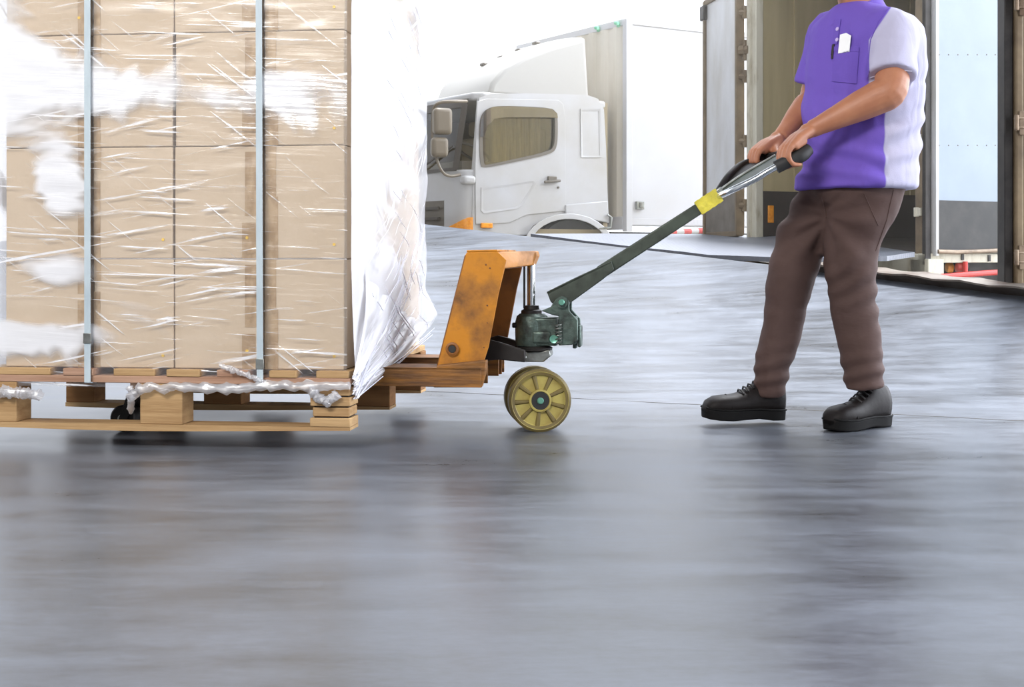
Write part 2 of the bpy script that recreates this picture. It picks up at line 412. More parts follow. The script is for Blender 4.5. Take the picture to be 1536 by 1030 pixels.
def plate_material():
    m, N, L, B = nodes('checker_plate')
    B.inputs['Base Color'].default_value = s2l((118, 121, 130)); B.inputs['Metallic'].default_value = .3; B.inputs['Roughness'].default_value = .42
    tc = N.new('ShaderNodeTexCoord'); mp = N.new('ShaderNodeMapping'); mp.inputs['Rotation'].default_value = (0, 0, radians(45)); mp.inputs['Scale'].default_value = (22, 22, 1)
    L.new(tc.outputs['Object'], mp.inputs[0])
    ck = N.new('ShaderNodeTexVoronoi'); ck.inputs['Scale'].default_value = 1.0; L.new(mp.outputs[0], ck.inputs['Vector'])
    ck.inputs['Randomness'].default_value = 0.0
    bp = N.new('ShaderNodeBump'); bp.inputs['Strength'].default_value = .6; bp.inputs['Distance'].default_value = .01; bp.invert = True
    L.new(ck.outputs['Distance'], bp.inputs['Height']); L.new(bp.outputs[0], B.inputs['Normal'])
    return m
M['plate'] = plate_material()

# ================================================================== SETTING
def edgeD(X): return 13.0-5.5*(X+.91)/3.79          # dock edge in plan
def edgeZ(X): return max(.05, min(.95, .35+.53*(edgeD(X)-7.5)/5.5))
def floorz(X, D):
    De = edgeD(X); Ds = min(5.2, De-1.2)
    u = (D-Ds)/(De-Ds)
    return 0.0 if u <= 0 else edgeZ(X)*min(u, 1)**1.3
def fl(i, j):
    X = -8+13.0*i; De = edgeD(X)
    D = -5+(De+5)*(j if j < 1 else 1)
    return Vector((X, D, floorz(X, D)))
m = MB(); m.grid(fl, 52, 110)
# the slab's outer face along the dock edge
m.grid(lambda i, j: Vector((-8+13.0*i, edgeD(-8+13.0*i), edgeZ(-8+13.0*i)*(1-j)+(-.55)*j)), 52, 1, m=1)
tag(m.build('floor', [M['floor'], M['dockwall']], smooth=40), kind='structure')
m = MB()
for (a, b) in (((860, 598), (1700, 640)), ((-40, 604), (700, 592))):
    pass
def on_floor(px, py):
    D = 3.0; best = None
    while D < 14:
        p = P(px, py, D)
        if p.z <= floorz(p.x, D): return p
        D += .01
    return P(px, py, 9)
pts = [on_floor(x, 598+(x-860)*.05) for x in range(560, 1560, 20)]
for q in pts: q.z = floorz(q.x, q.y)+.0012
m.tube(pts, .0018, 4, flat=.4)
j_ = m.build('trim_1', M['dockwall']); tag(j_, kind='structure')
# steel angle along the dock edge, the part seen behind the man and on his right
m = MB()
ed = []
for k in range(24):
    X = 2.02+(3.3-2.02)*k/23; ed.append(Vector((X, edgeD(X), edgeZ(X))))
for i in range(23):
    a, b = ed[i], ed[i+1]
    up = .045+.010*sin(i*1.7)*0.6; up2 = .045+.010*sin((i+1)*1.7)*.6
    o = Vector((-.10, -.07, 0)); q = Vector((.05, .03, 0))
    m._add([a+o+Vector((0, 0, up)), b+o+Vector((0, 0, up2)), b+q+Vector((0, 0, up2+.012)), a+q+Vector((0, 0, up+.012)),
            a+o+Vector((0, 0, up-.010)), b+o+Vector((0, 0, up2-.010)), b+q+Vector((0, 0, -.06)), a+q+Vector((0, 0, -.06))],
           [(0, 1, 2, 3), (4, 7, 6, 5), (0, 4, 5, 1), (2, 6, 7, 3), (0, 3, 7, 4), (1, 5, 6, 2)])
tag(m.build('trim_2', M['rust']), kind='structure')
m = MB(); m.box((0, 45, -.56), (160, 130, .02)); tag(m.build('yard_ground', M['yard']), kind='structure')
m = MB()
m.prism([(-4.2, -3.2, 4.5), (6, -3.2, 4.5), (6, 4.2, 4.5), (-4.2, 9.5, 4.5)], (0, 0, .18))
tag(m.build('ceiling', M['roof'], smooth=0), kind='structure')
m = MB(); m.bx(-4.3, 6.1, -3.4, -3.2, -.0, 4.68); tag(m.build('wall_back', M['roof'], smooth=0), kind='structure')

# ================================================================== LOAD FRAME (pallet, boxes, film, pallet truck)
a_ = radians(-7.2)
LF = Frame((-.468, 3.85), (cos(a_), sin(a_)), (-sin(a_), cos(a_)))
def lroot(name, u, v, z, label, cat, group=None):
    o = empty(name, LF.w((u, v, z)), label, cat, group); o.rotation_euler = (0, 0, a_); return o
def sh(u, v, z):                      # shift local frame coordinates to the root's own
    return lambda p: Vector((p[0]-u, p[1]-v, p[2]-z))

# ---- pallet
pz0 = .052
PW, PD = 1.12, 1.16
pal = lroot('wooden_pallet', -PW/2, PD/2, pz0, 'pale wooden block pallet lifted on the forks under the wrapped boxes', 'pallet')
T = sh(-PW/2, PD/2, pz0)
deckz = .2345
def pmb(): return MB(T)
rows = (0.0, PD/2-.05, PD-.10)
for r_, v0 in enumerate(rows):
    q = pmb(); n_ = 14
    # bottom board, bowed a little
    top = []; 
    for k in range(n_+1):
        u = -PW+PW*k/n_; bow = .006*sin(pi*k/n_*1.3)
        top.append((u, bow))
    for k in range(n_):
        (u0, b0), (u1, b1) = top[k], top[k+1]
        q._add([(u0, v0, pz0-b0+.006), (u1, v0, pz0-b1+.006), (u1, v0+.10, pz0-b1+.006), (u0, v0+.10, pz0-b0+.006),
                (u0, v0, pz0+.020), (u1, v0, pz0+.020), (u1, v0+.10, pz0+.020), (u0, v0+.10, pz0+.020)],
               [(0, 3, 2, 1), (4, 5, 6, 7), (0, 1, 5, 4), (2, 3, 7, 6)]+([(0, 4, 7, 3)] if k == 0 else [])+([(1, 2, 6, 5)] if k == n_-1 else []))
    q.build('bottom_board', M['wood'], pal, smooth=0)
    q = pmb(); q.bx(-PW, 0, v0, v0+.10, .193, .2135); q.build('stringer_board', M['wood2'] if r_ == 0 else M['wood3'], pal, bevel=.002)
    for (u0, u1) in ((-PW-.0, -PW+.10), (-.635, -.505), (-.115, 0)):
        q = pmb()
        z1 = .193
        if u0 > -.2 and r_ == 0:                    # plywood block of glued layers
            for k in range(4):
                h = (z1-(pz0+.020))/4; e = (.004, -.003, .003, -.002)[k]
                q.bx(u0-e, u1-.001+e*.5, v0+.002-e, v0+.098, pz0+.020+h*k, pz0+.020+h*(k+1)-.004)
                q.bx(u0+.006, u1-.006, v0+.008, v0+.09, pz0+.020+h*(k+1)-.005, pz0+.020+h*(k+1)+.001, m=1)
        else: q.bx(u0, u1, v0+.003, v0+.097, pz0+.020, z1)
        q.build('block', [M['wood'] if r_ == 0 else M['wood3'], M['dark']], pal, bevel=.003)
for k, (x0, x1) in enumerate(((-60, 75), (95, 140), (170, 232), (250, 300), (325, 372), (404, 445), (474, 523))):
    u0 = LF.at(x0, 560).x; u1 = LF.at(x1, 560).x
    q = pmb(); q.bx(max(u0, -PW), min(u1, 0), 0-.004*(k % 2), PD, .2135, deckz)
    q.build('deck_board', (M['wood'], M['wood2'], M['wood'])[k % 3], pal, bevel=.0025)

# ---- boxes
def col_u(px): return LF.at(px, 300, .03).x
cols = [(col_u(10), col_u(134)), (col_u(141), col_u(260)), (col_u(263), col_u(386)), (col_u(398), col_u(517))]
lay = []
zb = deckz+.001
for py in (388, 217, 44): 
    z = LF.at(518, py, .03).z; lay.append((zb, z-.0015)); zb = z+.0005
lay.append((zb, zb+.325))
DB = .368
lname = ('bottom layer', 'second layer up', 'third layer up', 'top layer')
cname = ('leftmost column', 'second column from the left', 'third column from the left', 'rightmost column')
def cardboard(u0, u1, v0, v1, z0, z1, label, tapes, seed, detail=True):
    rnd = random.Random(seed)
    uc, vc = (u0+u1)/2, (v0+v1)/2
    o = lroot('cardboard_box', uc, vc, z0, label, 'cardboard box', 'cardboard boxes stacked on the pallet')
    T2 = sh(uc, vc, z0)
    # slightly bulged walls
    def face(orig, eu, ev, nrm, bul, nu=8, nv=8):
        def fn(i, j):
            b = bul*(1-(2*i-1)**4)*(1-(2*j-1)**4)
            return orig+eu*i+ev*j+nrm*b
        return fn
    q = MB(T2); A = Vector
    ju = rnd.uniform(-.002, .002)
    w_, d_, h_ = u1-u0, v1-v0, z1-z0
    b = rnd.uniform(.001, .004)
    q.grid(face(A((u0+ju, v0, z0)), A((w_, 0, 0)), A((0, 0, h_)), A((0, -1, 0)), b), 8, 8)
    q.grid(face(A((u1+ju, v0, z0)), A((0, d_, 0)), A((0, 0, h_)), A((1, 0, 0)), b), 8, 8)
    q.grid(face(A((u1+ju, v1, z0)), A((-w_, 0, 0)), A((0, 0, h_)), A((0, 1, 0)), b), 8, 8)
    q.grid(face(A((u0+ju, v1, z0)), A((0, -d_, 0)), A((0, 0, h_)), A((-1, 0, 0)), b), 8, 8)
    q.grid(face(A((u0+ju, v0, z1)), A((w_, 0, 0)), A((0, d_, 0)), A((0, 0, 1)), 0), 8, 8)
    q.grid(face(A((u0+ju, v1, z0)), A((w_, 0, 0)), A((0, -d_, 0)), A((0, 0, -1)), 0), 8, 8)
    import bmesh
    body = q.build('carton', M['card'], o)
    bm = bmesh.new(); bm.from_mesh(body.data); bmesh.ops.remove_doubles(bm, verts=bm.verts, dist=.0004)
    bmesh.ops.recalc_face_normals(bm, faces=bm.faces); bm.to_mesh(body.data); bm.free()
    for p in body.data.polygons: p.use_smooth = True
    body.data.set_sharp_from_angle(angle=radians(50))
    bv = body.modifiers.new('bevel', 'BEVEL'); bv.width = .003; bv.segments = 2; bv.limit_method = 'ANGLE'; bv.angle_limit = radians(50)
    for (t0, t1, zz0, zz1) in tapes:                      # tape strips down the front
        q = MB(T2)
        def tf(i, j):
            u = t0+(t1-t0)*i; z = z0+h_*(zz0+(zz1-zz0)*j)
            ii = (u-u0-ju)/w_; jj = (z-z0)/h_
            return A((u, v0-b*(1-(2*ii-1)**4)*(1-(2*jj-1)**4)-.0012-.0006*noise.noise(A((u*60, z*30, seed))), z))
        q.grid(tf, 3, 14)
        q.build('packing_tape', M['tape'], o)
    if detail and rnd.random() < .6:
        q = MB(T2); q.lathe((u1-.03, v0-.0042, z0+.035+rnd.random()*.03), (0, 1, 0), [(.0045, 0), (.0045, .002)], 10)
        q.build('sticker', M['ydot'], o)
    return o
sd = 0
for li, (z0, z1) in enumerate(lay):
    for ci, (u0, u1) in enumerate(cols):
        sd += 1; tp = []
        if ci == 0: tp = [(u1-.034, u1-.002, .0 if li != 1 else .1, .52+.1*(sd % 3)), (u1-.034, u1-.002, .68, 1.)]
        if ci == 1: tp = [(u0+.001, u0+.022, 0., .4+.15*(sd % 3)), (u0+.001, u0+.024, .8, 1.)]
        if ci == 2: tp = [(u1-.045, u1-.004, .0, .32), (u1-.036, u1-.002, .38, .95)]
        if ci == 3: tp = [(u0+.001, u0+.034, .5, 1.), (u0+.0, u0+.040, 0., .55)]
        cardboard(u0, u1, .028, .028+DB, z0, z1, 'cardboard box, %s of the stack front, %s' % (lname[li], cname[ci]), tp, sd)
    for k in (1, 2):
        sd += 1; u0, u1 = cols[3]
        cardboard(u0, u1, .030+(DB+.002)*k, .030+(DB+.002)*k+DB, z0, z1,
                  'cardboard box, %s, %s on the film covered right side' % (lname[li], 'middle one' if k == 1 else 'rear one'), [], sd, False)
topz = lay[-1][1]

# ---- stretch wrap: a sleeve of film round the load
UL, UR, VF, VB = cols[0][0]-.012, cols[3][1]+.012, .014, .030+(DB+.002)*3+.012
Wf, Ds_ = UR-UL, VB-VF
wr_root = lroot('stretch_wrap', UR, VF, deckz, 'clear and milky stretch film wound round the boxes and the pallet top', 'plastic wrap')
TW = sh(UR, VF, deckz)
def film_obj(name, fn, milk_glare, nu, nv, mt, uvfn):
    q = MB(TW); q.grid(fn, nu, nv)
    o = q.build(name, mt, wr_root, smooth=80, fix=False)
    me = o.data; uvl = me.uv_layers.new(name='UVMap'); ca = me.color_attributes.new('milk_glare', 'FLOAT_COLOR', 'POINT')
    W = nv+1
    for l in me.loops:
        i, j = divmod(l.vertex_index, W); uvl.data[l.index].uv = uvfn(i/nu, j/nv)
    for k in range(len(me.vertices)):
        i, j = divmod(k, W); s_ = max(0, min(1, milk_glare(i/nu, j/nv))); ca.data[k].color = (s_, s_, s_, 1)
    return o
H0 = deckz-.055; H1 = topz+.004
def nz3(x, y, z): return noise.noise(Vector((x, y, z)))
def g2(x, y, cx, cy, rx, ry): return exp(-(((x-cx)/rx)**2+((y-cy)/ry)**2))
def front_fn(i, j):
    u = UL+Wf*i; z = H0+(H1-H0)*j
    w_ = .0035*nz3(u*5, z*30, 1)+.004*nz3(u*2, z*4, 3)
    e = min(1, min(i, 1-i)*14)
    pull = max(0, (deckz+.02-z))*.1
    return Vector((u, VF-.004-abs(w_)*e-.0-pull*.2, z))
def fr_milk_glare(i, j):
    # in picture-like metres: x from left edge, z height; painted glare and milky film over the left column and near the third layer
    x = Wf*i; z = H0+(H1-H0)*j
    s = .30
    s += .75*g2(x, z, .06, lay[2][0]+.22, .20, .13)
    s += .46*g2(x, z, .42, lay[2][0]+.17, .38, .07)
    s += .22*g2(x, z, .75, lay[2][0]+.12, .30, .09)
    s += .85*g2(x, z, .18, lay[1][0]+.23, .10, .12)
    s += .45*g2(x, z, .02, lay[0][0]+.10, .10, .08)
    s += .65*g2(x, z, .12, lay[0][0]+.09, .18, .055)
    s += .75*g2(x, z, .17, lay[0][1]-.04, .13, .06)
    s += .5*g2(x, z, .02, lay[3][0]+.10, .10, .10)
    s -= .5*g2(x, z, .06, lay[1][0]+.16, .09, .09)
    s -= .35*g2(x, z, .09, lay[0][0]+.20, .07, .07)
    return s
film_obj('front_film', front_fn, fr_milk_glare, 90, 130, M['film_f'], lambda i, j: (Wf*i, (H1-H0)*j))
def side_fn(i, j):
    # i: depth from near corner to far corner, j: height; the lower edge climbs toward the far corner
    low = deckz-.050+.115*i**1.1
    z = low+(H1-low)*j
    zz = (z-deckz)
    bul = .035*sin(pi*i)*(.5+.5*sin(zz*3.0+.6))+.012
    w_ = .012*nz3(i*3+zz*2.2, zz*5-i*3, 4)+.006*nz3(i*8+zz*10, zz*14-i*8, 9)
    tuck = max(0, 1-j*5)
    d = max(.004, bul+w_*min(1, i*8+.2))
    d = d*(1-tuck)+(.006+.02*(1-i))*tuck
    d += .05*i*max(0, 1-abs(j-.04)*14)
    return Vector((UR+d, VF+Ds_*i, z))
def sd_milk_glare(i, j):
    z = H0+(H1-H0)*j-deckz
    s = .62  # side film whitened: glare painted in together with milky film
    s += .4*g2(i, z, .25, .85, .5, .45)
    s -= .55*g2(i, z, .65, .42, .30, .10)
    s -= .45*g2(i, z, .88, .24, .12, .12)
    s -= .35*g2(i, z, .9, .62, .14, .10)
    s -= .45*g2(i, z, .72, .05, .12, .05)
    s += .6*g2(i, z, .15, .1, .35, .12)
    s += .5*g2(i, z, .03, .5, .10, 1.)
    return s
film_obj('side_film', side_fn, sd_milk_glare, 60, 130, M['film_s'], lambda i, j: (Ds_*i, (H1-H0)*j))
film_obj('rear_film', lambda i, j: Vector((UR-Wf*i, VB+.006*nz3(i*4, j*9, 2), deckz-.02+(H1-deckz+.02)*j)), lambda i, j: .25, 30, 40, M['film_f'], lambda i, j: (Wf*i+3, (H1-H0)*j))
film_obj('left_film', lambda i, j: Vector((UL-.004, VB-Ds_*i, H0+(H1-H0)*j)), lambda i, j: .6, 20, 40, M['film_s'], lambda i, j: (Ds_*i+5, (H1-H0)*j))
# bunched film along the pallet's edge, hanging end, strands pulled to the corner
def bunch(name, path, rad, seed, n=14):
    q = MB(TW); path = [Vector(p) for p in path]; pp = []
    rr = []
    K = 60
    for k in range(K+1):
        t = k/K*(len(path)-1); i = min(int(t), len(path)-2); f = t-i
        p = path[i].lerp(path[i+1], f)
        p += Vector((0, nz3(k*.5, seed, 0)*.003, nz3(k*.35, 5, seed)*.008)); pp.append(p)
        rr.append(rad*(1+.55*nz3(k*.45, seed, 3)))
    q.tube(pp, rr, n, flat=1.0)
    for v_ in range(len(q.v)):
        p = q.v[v_]; d = nz3(p.x*70, p.y*70, p.z*90+seed)*rad*.55
        c = pp[v_//n]-Vector((UR, VF, deckz)); q.v[v_] = p+(p-c)*d/rad
    o = q.build(name, M['film_b'], wr_root, smooth=60)
    me = o.data; uvl = me.uv_layers.new(name='UVMap')
    for l in me.loops:
        p = me.vertices[l.vertex_index].co; uvl.data[l.index].uv = (p.x*1.5, p.z*2+p.y)
    ca = me.color_attributes.new('milk_glare', 'FLOAT_COLOR', 'POINT')
    for d in ca.data: d.color = (.45, .45, .45, 1)
    return o
A = lambda px, py, v=-.012: LF.at(px, py, v)
bunch('film_rope', [A(192, 600), A(210, 582), A(270, 580), A(340, 583), A(400, 578), A(460, 579), A(524, 578)], .013, 1)
bunch('film_rope', [A(60, 592), A(20, 588), A(-20, 590)], .014, 5)
bunch('film_rope', [A(195, 580), A(197, 598), A(196, 616, .1)], .009, 3)
bunch('film_rope', [A(466, 582), A(478, 598), A(492, 604), A(505, 590)], .013, 4)
bunch('film_rope', [A(330, 548), A(370, 562), A(398, 574)], .007, 6)
M['strand'] = mat('white_film_strand', (238, 238, 246), .3)
q = MB(TW); rnd = random.Random(3)
cor = A(528, 590, -.004)
for k in range(26):
    f = k/25
    e = LF.at(556+72*f**.8, 470+60*f, 0) if False else Vector((UR+.022+.03*f, VF+Ds_*(.25+.72*f), deckz+.24-.20*f+rnd.uniform(-.03, .05)))
    s_ = cor+Vector((rnd.uniform(0, .014), rnd.uniform(0, .03), rnd.uniform(-.02, .06)))
    mid = s_.lerp(e, .5)+Vector((rnd.uniform(.004, .02), 0, rnd.uniform(-.008, .008)))
    q.tube([s_, s_.lerp(mid, .5), mid, mid.lerp(e, .5), e], [.0025, .0028, .0024, .0018, .0006], 5, flat=.5)
tag(q.build('film_strands', M['strand'], wr_root), kind='stuff'); q = MB(TW)
def onside(i, j, o=.012): return side_fn(i, j)+Vector((o, 0, 0))
for k in range(34):                                      # crossing tension creases above the gathered corner
    a0 = rnd.uniform(.12, .8); jj = rnd.uniform(.05, .24); ln_ = rnd.uniform(.12, .28); sg = 1 if k % 2 else -1
    pp = [onside(min(.98, a0+ln_*t/7*.9), max(.01, jj+sg*ln_*t/7*.42)) for t in range(8)]
    q.tube(pp, [.0004, .0012, .0018, .002, .002, .0018, .0012, .0004], 5, flat=.5)
tag(q.build('film_creases', M['strand'], wr_root), kind='stuff'); q = MB(TW)
for k in range(26):                                      # upper creases falling to the right
    a0 = rnd.uniform(.3, .85); jj = rnd.uniform(.30, .95); ln_ = rnd.uniform(.06, .16)
    pp = [onside(min(.99, a0+ln_*t/5), jj-.28*ln_*t/5*1.2) for t in range(6)]
    q.tube(pp, [.0004, .0014, .002, .002, .0012, .0004], 5, flat=.5)
tag(q.build('film_creases', M['strand'], wr_root), kind='stuff')
def fan(i, j):
    s_ = cor+Vector((.004+.006*sin(j*30), .03*j, -.02+.075*(1-j))); e = onside(.10+.86*j, .24-.235*j**.8, .003)
    p = s_.lerp(e, i); r = sin(j*46+i*3)*.0035*(.3+i)
    return p+Vector((.012*sin(pi*i)+r, 0, r*.6))
film_obj('gathered_film', fan, lambda i, j: .75+.25*i, 24, 70, M['film_s'], lambda i, j: (i*.5, j*1.2+7))

# ---- straps
for (xt, xb, tx) in ((131, 134, 'left of the two grey plastic straps, down the second box seam at left'), (388, 392, 'right of the two grey plastic straps, over the boxes near the right corner')):
    ut = LF.at(xt, 50, 0).x; ub = LF.at(xb, 560, 0).x
    du = (ub-ut)
    o = lroot('strap', ub, 0, deckz-.03, tx, 'strap', 'grey straps holding the box stack')
    q = MB(sh(ub, 0, deckz-.03)); wd = .0095
    path = [(ub, .03, deckz-.045), (ub, -.012, deckz-.040), (ub, -.0125, deckz-.01), (ut+(du)*.5, -.006, deckz+.5), (ut, .0, topz-.006), (ut, .008, topz+.012), (ut, .6, topz+.014), (ut, VB+.01, topz+.012), (ut, VB+.024, topz-.006), (ut, VB+.024, deckz-.02)]
    for k in range(len(path)-1):
        a, b = Vector(path[k]), Vector(path[k+1]); t = (b-a).normalized(); nrm = Vector((1, 0, 0)).cross(t).normalized()*.0012
        s_ = Vector((wd, 0, 0))
        q._add([a-s_-nrm, a+s_-nrm, b+s_-nrm, b-s_-nrm, a-s_+nrm, a+s_+nrm, b+s_+nrm, b-s_+nrm],
               [(0, 1, 2, 3), (4, 7, 6, 5), (0, 4, 5, 1), (2, 6, 7, 3), (0, 3, 7, 4), (1, 5, 6, 2)])
    q.build('webbing', M['strap'], o, smooth=0)
    q = MB(sh(ub, 0, deckz-.03)); q.box((ub, -.0145, deckz+.09 if xt < 200 else deckz+.02), (.024, .004, .03)); q.build('strap_seal', M['steel'], o, bevel=.001)

# ================================================================== PALLET JACK
VC = .585
NF, FF = VC-.20, VC+.20                   # fork centre lines
wc = LF.at(809, 596, VC-.055)
jr = lroot('pallet_jack', wc.x, VC, 0, 'worn orange hand pallet jack with dark green drawbar and yellow wheels', 'pallet jack')
TJ = sh(wc.x, VC, 0)
J = lambda: MB(TJ)
def A_(px, py, v): return LF.at(px, py, v)
NEAR = VC-.27; FAR = VC+.27
ftz = A_(640, 551, NEAR).z                # fork top height
fbz = A_(640, 580, NEAR).z
uR = A_(722, 580, NEAR).x
for (c, nm) in ((NF, 'near'), (FF, 'far')):
    q = J(); hw = .075; uL = -.98
    # channel shaped fork: top plate, two side flanges, tapered tip
    q.prism([(uL, c-hw*.75, ftz), (uL+.08, c-hw, ftz), (uR, c-hw, ftz), (uR, c+hw, ftz), (uL+.08, c+hw, ftz), (uL, c+hw*.75, ftz)], (0, 0, -.008))
    for sgn in (-1, 1):
        v_ = c+sgn*hw
        q.prism([(uL+.05, v_, ftz), (uR, v_, ftz), (uR, v_, fbz), (uL+.45, v_, fbz+.004), (uL+.08, v_, fbz+.02)], (0, -sgn*.006, 0))
    q.build('fork', M['orange2'], jr, bevel=.002)
    # load roller and its bracket
    ur = A_(190, 617, VC-.2).x
    q = J(); q.lathe((ur, c-.035, .043), (0, 1, 0), [(.020, 0), (.038, 0), (.043, .006), (.043, .064), (.038, .07), (.020, .07)], 28)
    r_ = q.build('load_roller', M['dark'], jr)
    q = J(); q.lathe((ur, c-.040, .043), (0, 1, 0), [(.014, 0), (.014, .08)], 14); q.build('roller_axle', M['steel'], r_)
    q = J()
    for sg in (-1, 1):
        q.prism([(ur-.012, c+sg*.045, .03), (ur+.012, c+sg*.045, .03), (ur+.05, c+sg*.045, .10), (ur+.13, c+sg*.045, .17), (ur+.10, c+sg*.045, .19), (ur+.02, c+sg*.045, .12)], (0, .006, 0))
    q.build('roller_fork', M['dark'], jr)
    q = J(); q.tube([(ur+.08, c, .15), (uR-.03, c, .175)], .011, 8); q.build('push_rod', M['dark'], jr)
# upright frame: outer panels, cross sheet, head
pf = [(698, 380), (748, 379), (761, 402), (733, 545), (722, 580), (655, 580), (655, 548)]
def panel(v, px_at, mt, hole=True):
    q = J()
    pts = [A_(x, y, px_at) for x, y in [(700, 378), (746, 377), (760, 390), (748, 440), (733, 520), (724, 548), (723, 581), (650, 581), (656, 545), (678, 462), (696, 386)]]
    pts = [Vector((p.x, v, p.z)) for p in pts]
    q.prism(pts, (0, .007 if v < VC else -.007, 0))
    return q.build('side_panel', mt, jr, bevel=.0025)
pn = panel(NEAR+.035, NEAR+.035, M['orange'])
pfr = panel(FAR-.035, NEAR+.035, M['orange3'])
# pivot hole boss, raised plate edge
c = A_(679, 523, NEAR+.035)
q = J(); q.lathe((c.x, NEAR+.029, c.z), (0, 1, 0), [(.021, .0), (.021, -.004), (.015, -.006), (.012, -.004), (.012, .0)], 24); q.build('pivot_boss', M['orange3'], pn)
q = J(); q.lathe((c.x, NEAR+.024, c.z), (0, 1, 0), [(.0115, -.001), (.0115, .01)], 20); q.build('pivot_pin', M['black'], pn)
for (x, y, r) in ((726, 521, .0025), (731, 484, .0022), (729, 397, .003), (735, 402, .003), (731, 458, .003)):
    c2 = A_(x, y, NEAR+.035); q = J(); q.lathe((c2.x, NEAR+.034, c2.z), (0, 1, 0), [(r, -.001), (r, .004)], 8); q.build('paint_chip', M['orange3'], pn)
# scraped lower band of the near panel, welded to the fork
q = J(); pts = [A_(x, y, NEAR) for x, y in [(655, 548), (730, 540), (728, 560), (722, 581), (650, 581)]]
q.prism([Vector((p.x, NEAR-.001, p.z)) for p in pts], (0, .036, 0)); q.build('weld_gusset', M['orange2'], jr, bevel=.004)
# front sheet between the panels: leaning, with opening
z_t = A_(748, 400, NEAR+.03).z; 
def cross(x0, y0, x1, y1, name, mt, th=.006):
    a = A_(x0, y0, NEAR+.035); b = A_(x1, y1, NEAR+.035)
    q = J(); v0, v1 = NEAR+.035, FAR-.035
    d = Vector((b.x-a.x, 0, b.z-a.z)).normalized(); nn = Vector((d.z, 0, -d.x))*th
    q._add([(a.x, v0, a.z), (a.x, v1, a.z), (b.x, v1, b.z), (b.x, v0, b.z)]+[Vector(p)-nn for p in ((a.x, v0, a.z), (a.x, v1, a.z), (b.x, v1, b.z), (b.x, v0, b.z))],
           [(0, 1, 2, 3), (4, 7, 6, 5), (0, 4, 5, 1), (2, 6, 7, 3), (0, 3, 7, 4), (1, 5, 6, 2)])
    return q.build(name, mt, jr, bevel=.002)
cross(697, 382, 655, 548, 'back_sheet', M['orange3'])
cross(700, 378, 746, 377, 'top_sheet', M['orange'])
# head arm reaching to the piston, an inverted channel narrowing to the centre
q = J()
h0 = A_(724, 378, NEAR+.04); h1 = A_(803, 376, VC-.045); h1b = A_(805, 384, VC-.045); h1c = A_(799, 398, VC-.045); hm = A_(770, 401, VC-.10); h0b = A_(748, 404, NEAR+.04)
S0 = [Vector((h0.x, NEAR+.036, h0.z)), Vector((h1.x, VC-.05, h1.z)), Vector((h1b.x, VC-.05, h1b.z)), Vector((h1c.x, VC-.05, h1c.z)), Vector((hm.x, VC-.13, hm.z)), Vector((h0b.x, NEAR+.036, h0b.z))]
S1 = [Vector((p.x, 2*VC-p.y, p.z)) for p in S0]
q._add(S0+S1, [[0, 1, 2, 3, 4, 5], [11, 10, 9, 8, 7, 6]]+[[i, 6+i, 6+(i+1) % 6, (i+1) % 6] for i in range(6)])
q.build('head_arm', M['orange'], jr, bevel=.004)
# piston, rod, pump
pc = A_(796, 470, VC)
q = J(); q.lathe((pc.x+.002, VC, A_(796, 462, VC).z), (0, 0, 1), [(.0135, 0), (.0135, .145)], 20); q.build('piston_rod', M['chrome'], jr)
q = J(); q.lathe((A_(787, 470, VC).x, VC-.01, A_(796, 462, VC).z), (0, 0, 1), [(.0035, 0), (.0035, .145)], 10); q.build('guide_rod', M['dark'], jr)
zT = A_(796, 470, VC).z; zB = A_(796, 518, VC).z; zM = A_(796, 458, VC).z
q = J(); cxp = A_(799, 500, VC).x
q.lathe((cxp-.002, VC, zB), (0, 0, 1), [(.036, -.004), (.052, 0), (.055, .02), (.056, zT-zB-.03), (.050, zT-zB-.008), (.040, zT-zB)], 36)
pump = q.build('pump_body', M['pump'], jr, bevel=.001)
q = J(); q.lathe((cxp-.004, VC, zT-.004), (0, 0, 1), [(.034, 0), (.034, .014), (.026, .018), (.024, .03), (.014, .032)], 28); q.build('seal_cap', M['dark'], pump)
q = J()
x0, x1 = A_(796, 500, VC).x, A_(838, 500, VC).x
q.bx(x0, x1, VC-.05, VC+.045, zB+.002, zT-.012); q.bx(x0+.01, x1-.02, VC-.056, VC-.04, zB+.01, zB+.05)
q.build('valve_block', M['pump'], pump, bevel=.007, seg=3)
# cheek plate that carries the drawbar pin
q = J()
ck = [(812, 466), (826, 460), (834, 447), (846, 444), (854, 452), (854, 466), (867, 480), (867, 510), (858, 517), (838, 518), (836, 500), (838, 474), (828, 472)]
for (va, vb) in ((VC-.058, .010), (VC+.048, .010)):
    q.prism([Vector((A_(x, y, VC-.055).x, va, A_(x, y, VC-.055).z)) for x, y in ck], (0, vb, 0))
q.bx(A_(852, 500, VC).x, A_(866, 500, VC).x, VC-.045, VC+.045, A_(0, 508, VC).z, A_(0, 474, VC).z)
q.build('yoke_cheek', M['pump'], pump, bevel=.003)
q = J(); c = A_(843, 453, VC-.06)
q.lathe((c.x, VC-.075, c.z), (0, 1, 0), [(.019, .006), (.019, .012), (.019, .14)], 24); q.build('pin_bushing', M['pump'], pump)
q = J(); q.lathe((c.x, VC-.082, c.z), (0, 1, 0), [(.008, 0), (.010, .002), (.010, .012)], 16); q.build('drawbar_pin', M['teal'], pump)
q = J(); c = A_(831, 508, VC-.06); q.lathe((c.x, VC-.074, c.z), (0, 1, 0), [(.007, .002), (.013, 0), (.013, .02)], 20); q.build('pedal_bolt', M['teal'], pump)
q = J()                                               # coil spring
c = A_(839, 488, VC-.03); pts = []
for k in range(90):
    t = k/89; an = t*2*pi*6; pts.append((c.x+.011*cos(an), VC-.064+.011*sin(an), A_(0, 508, VC).z+.058*t*1.15))
q.tube(pts, .0022, 6); q.build('spring', M['steel'], pump)
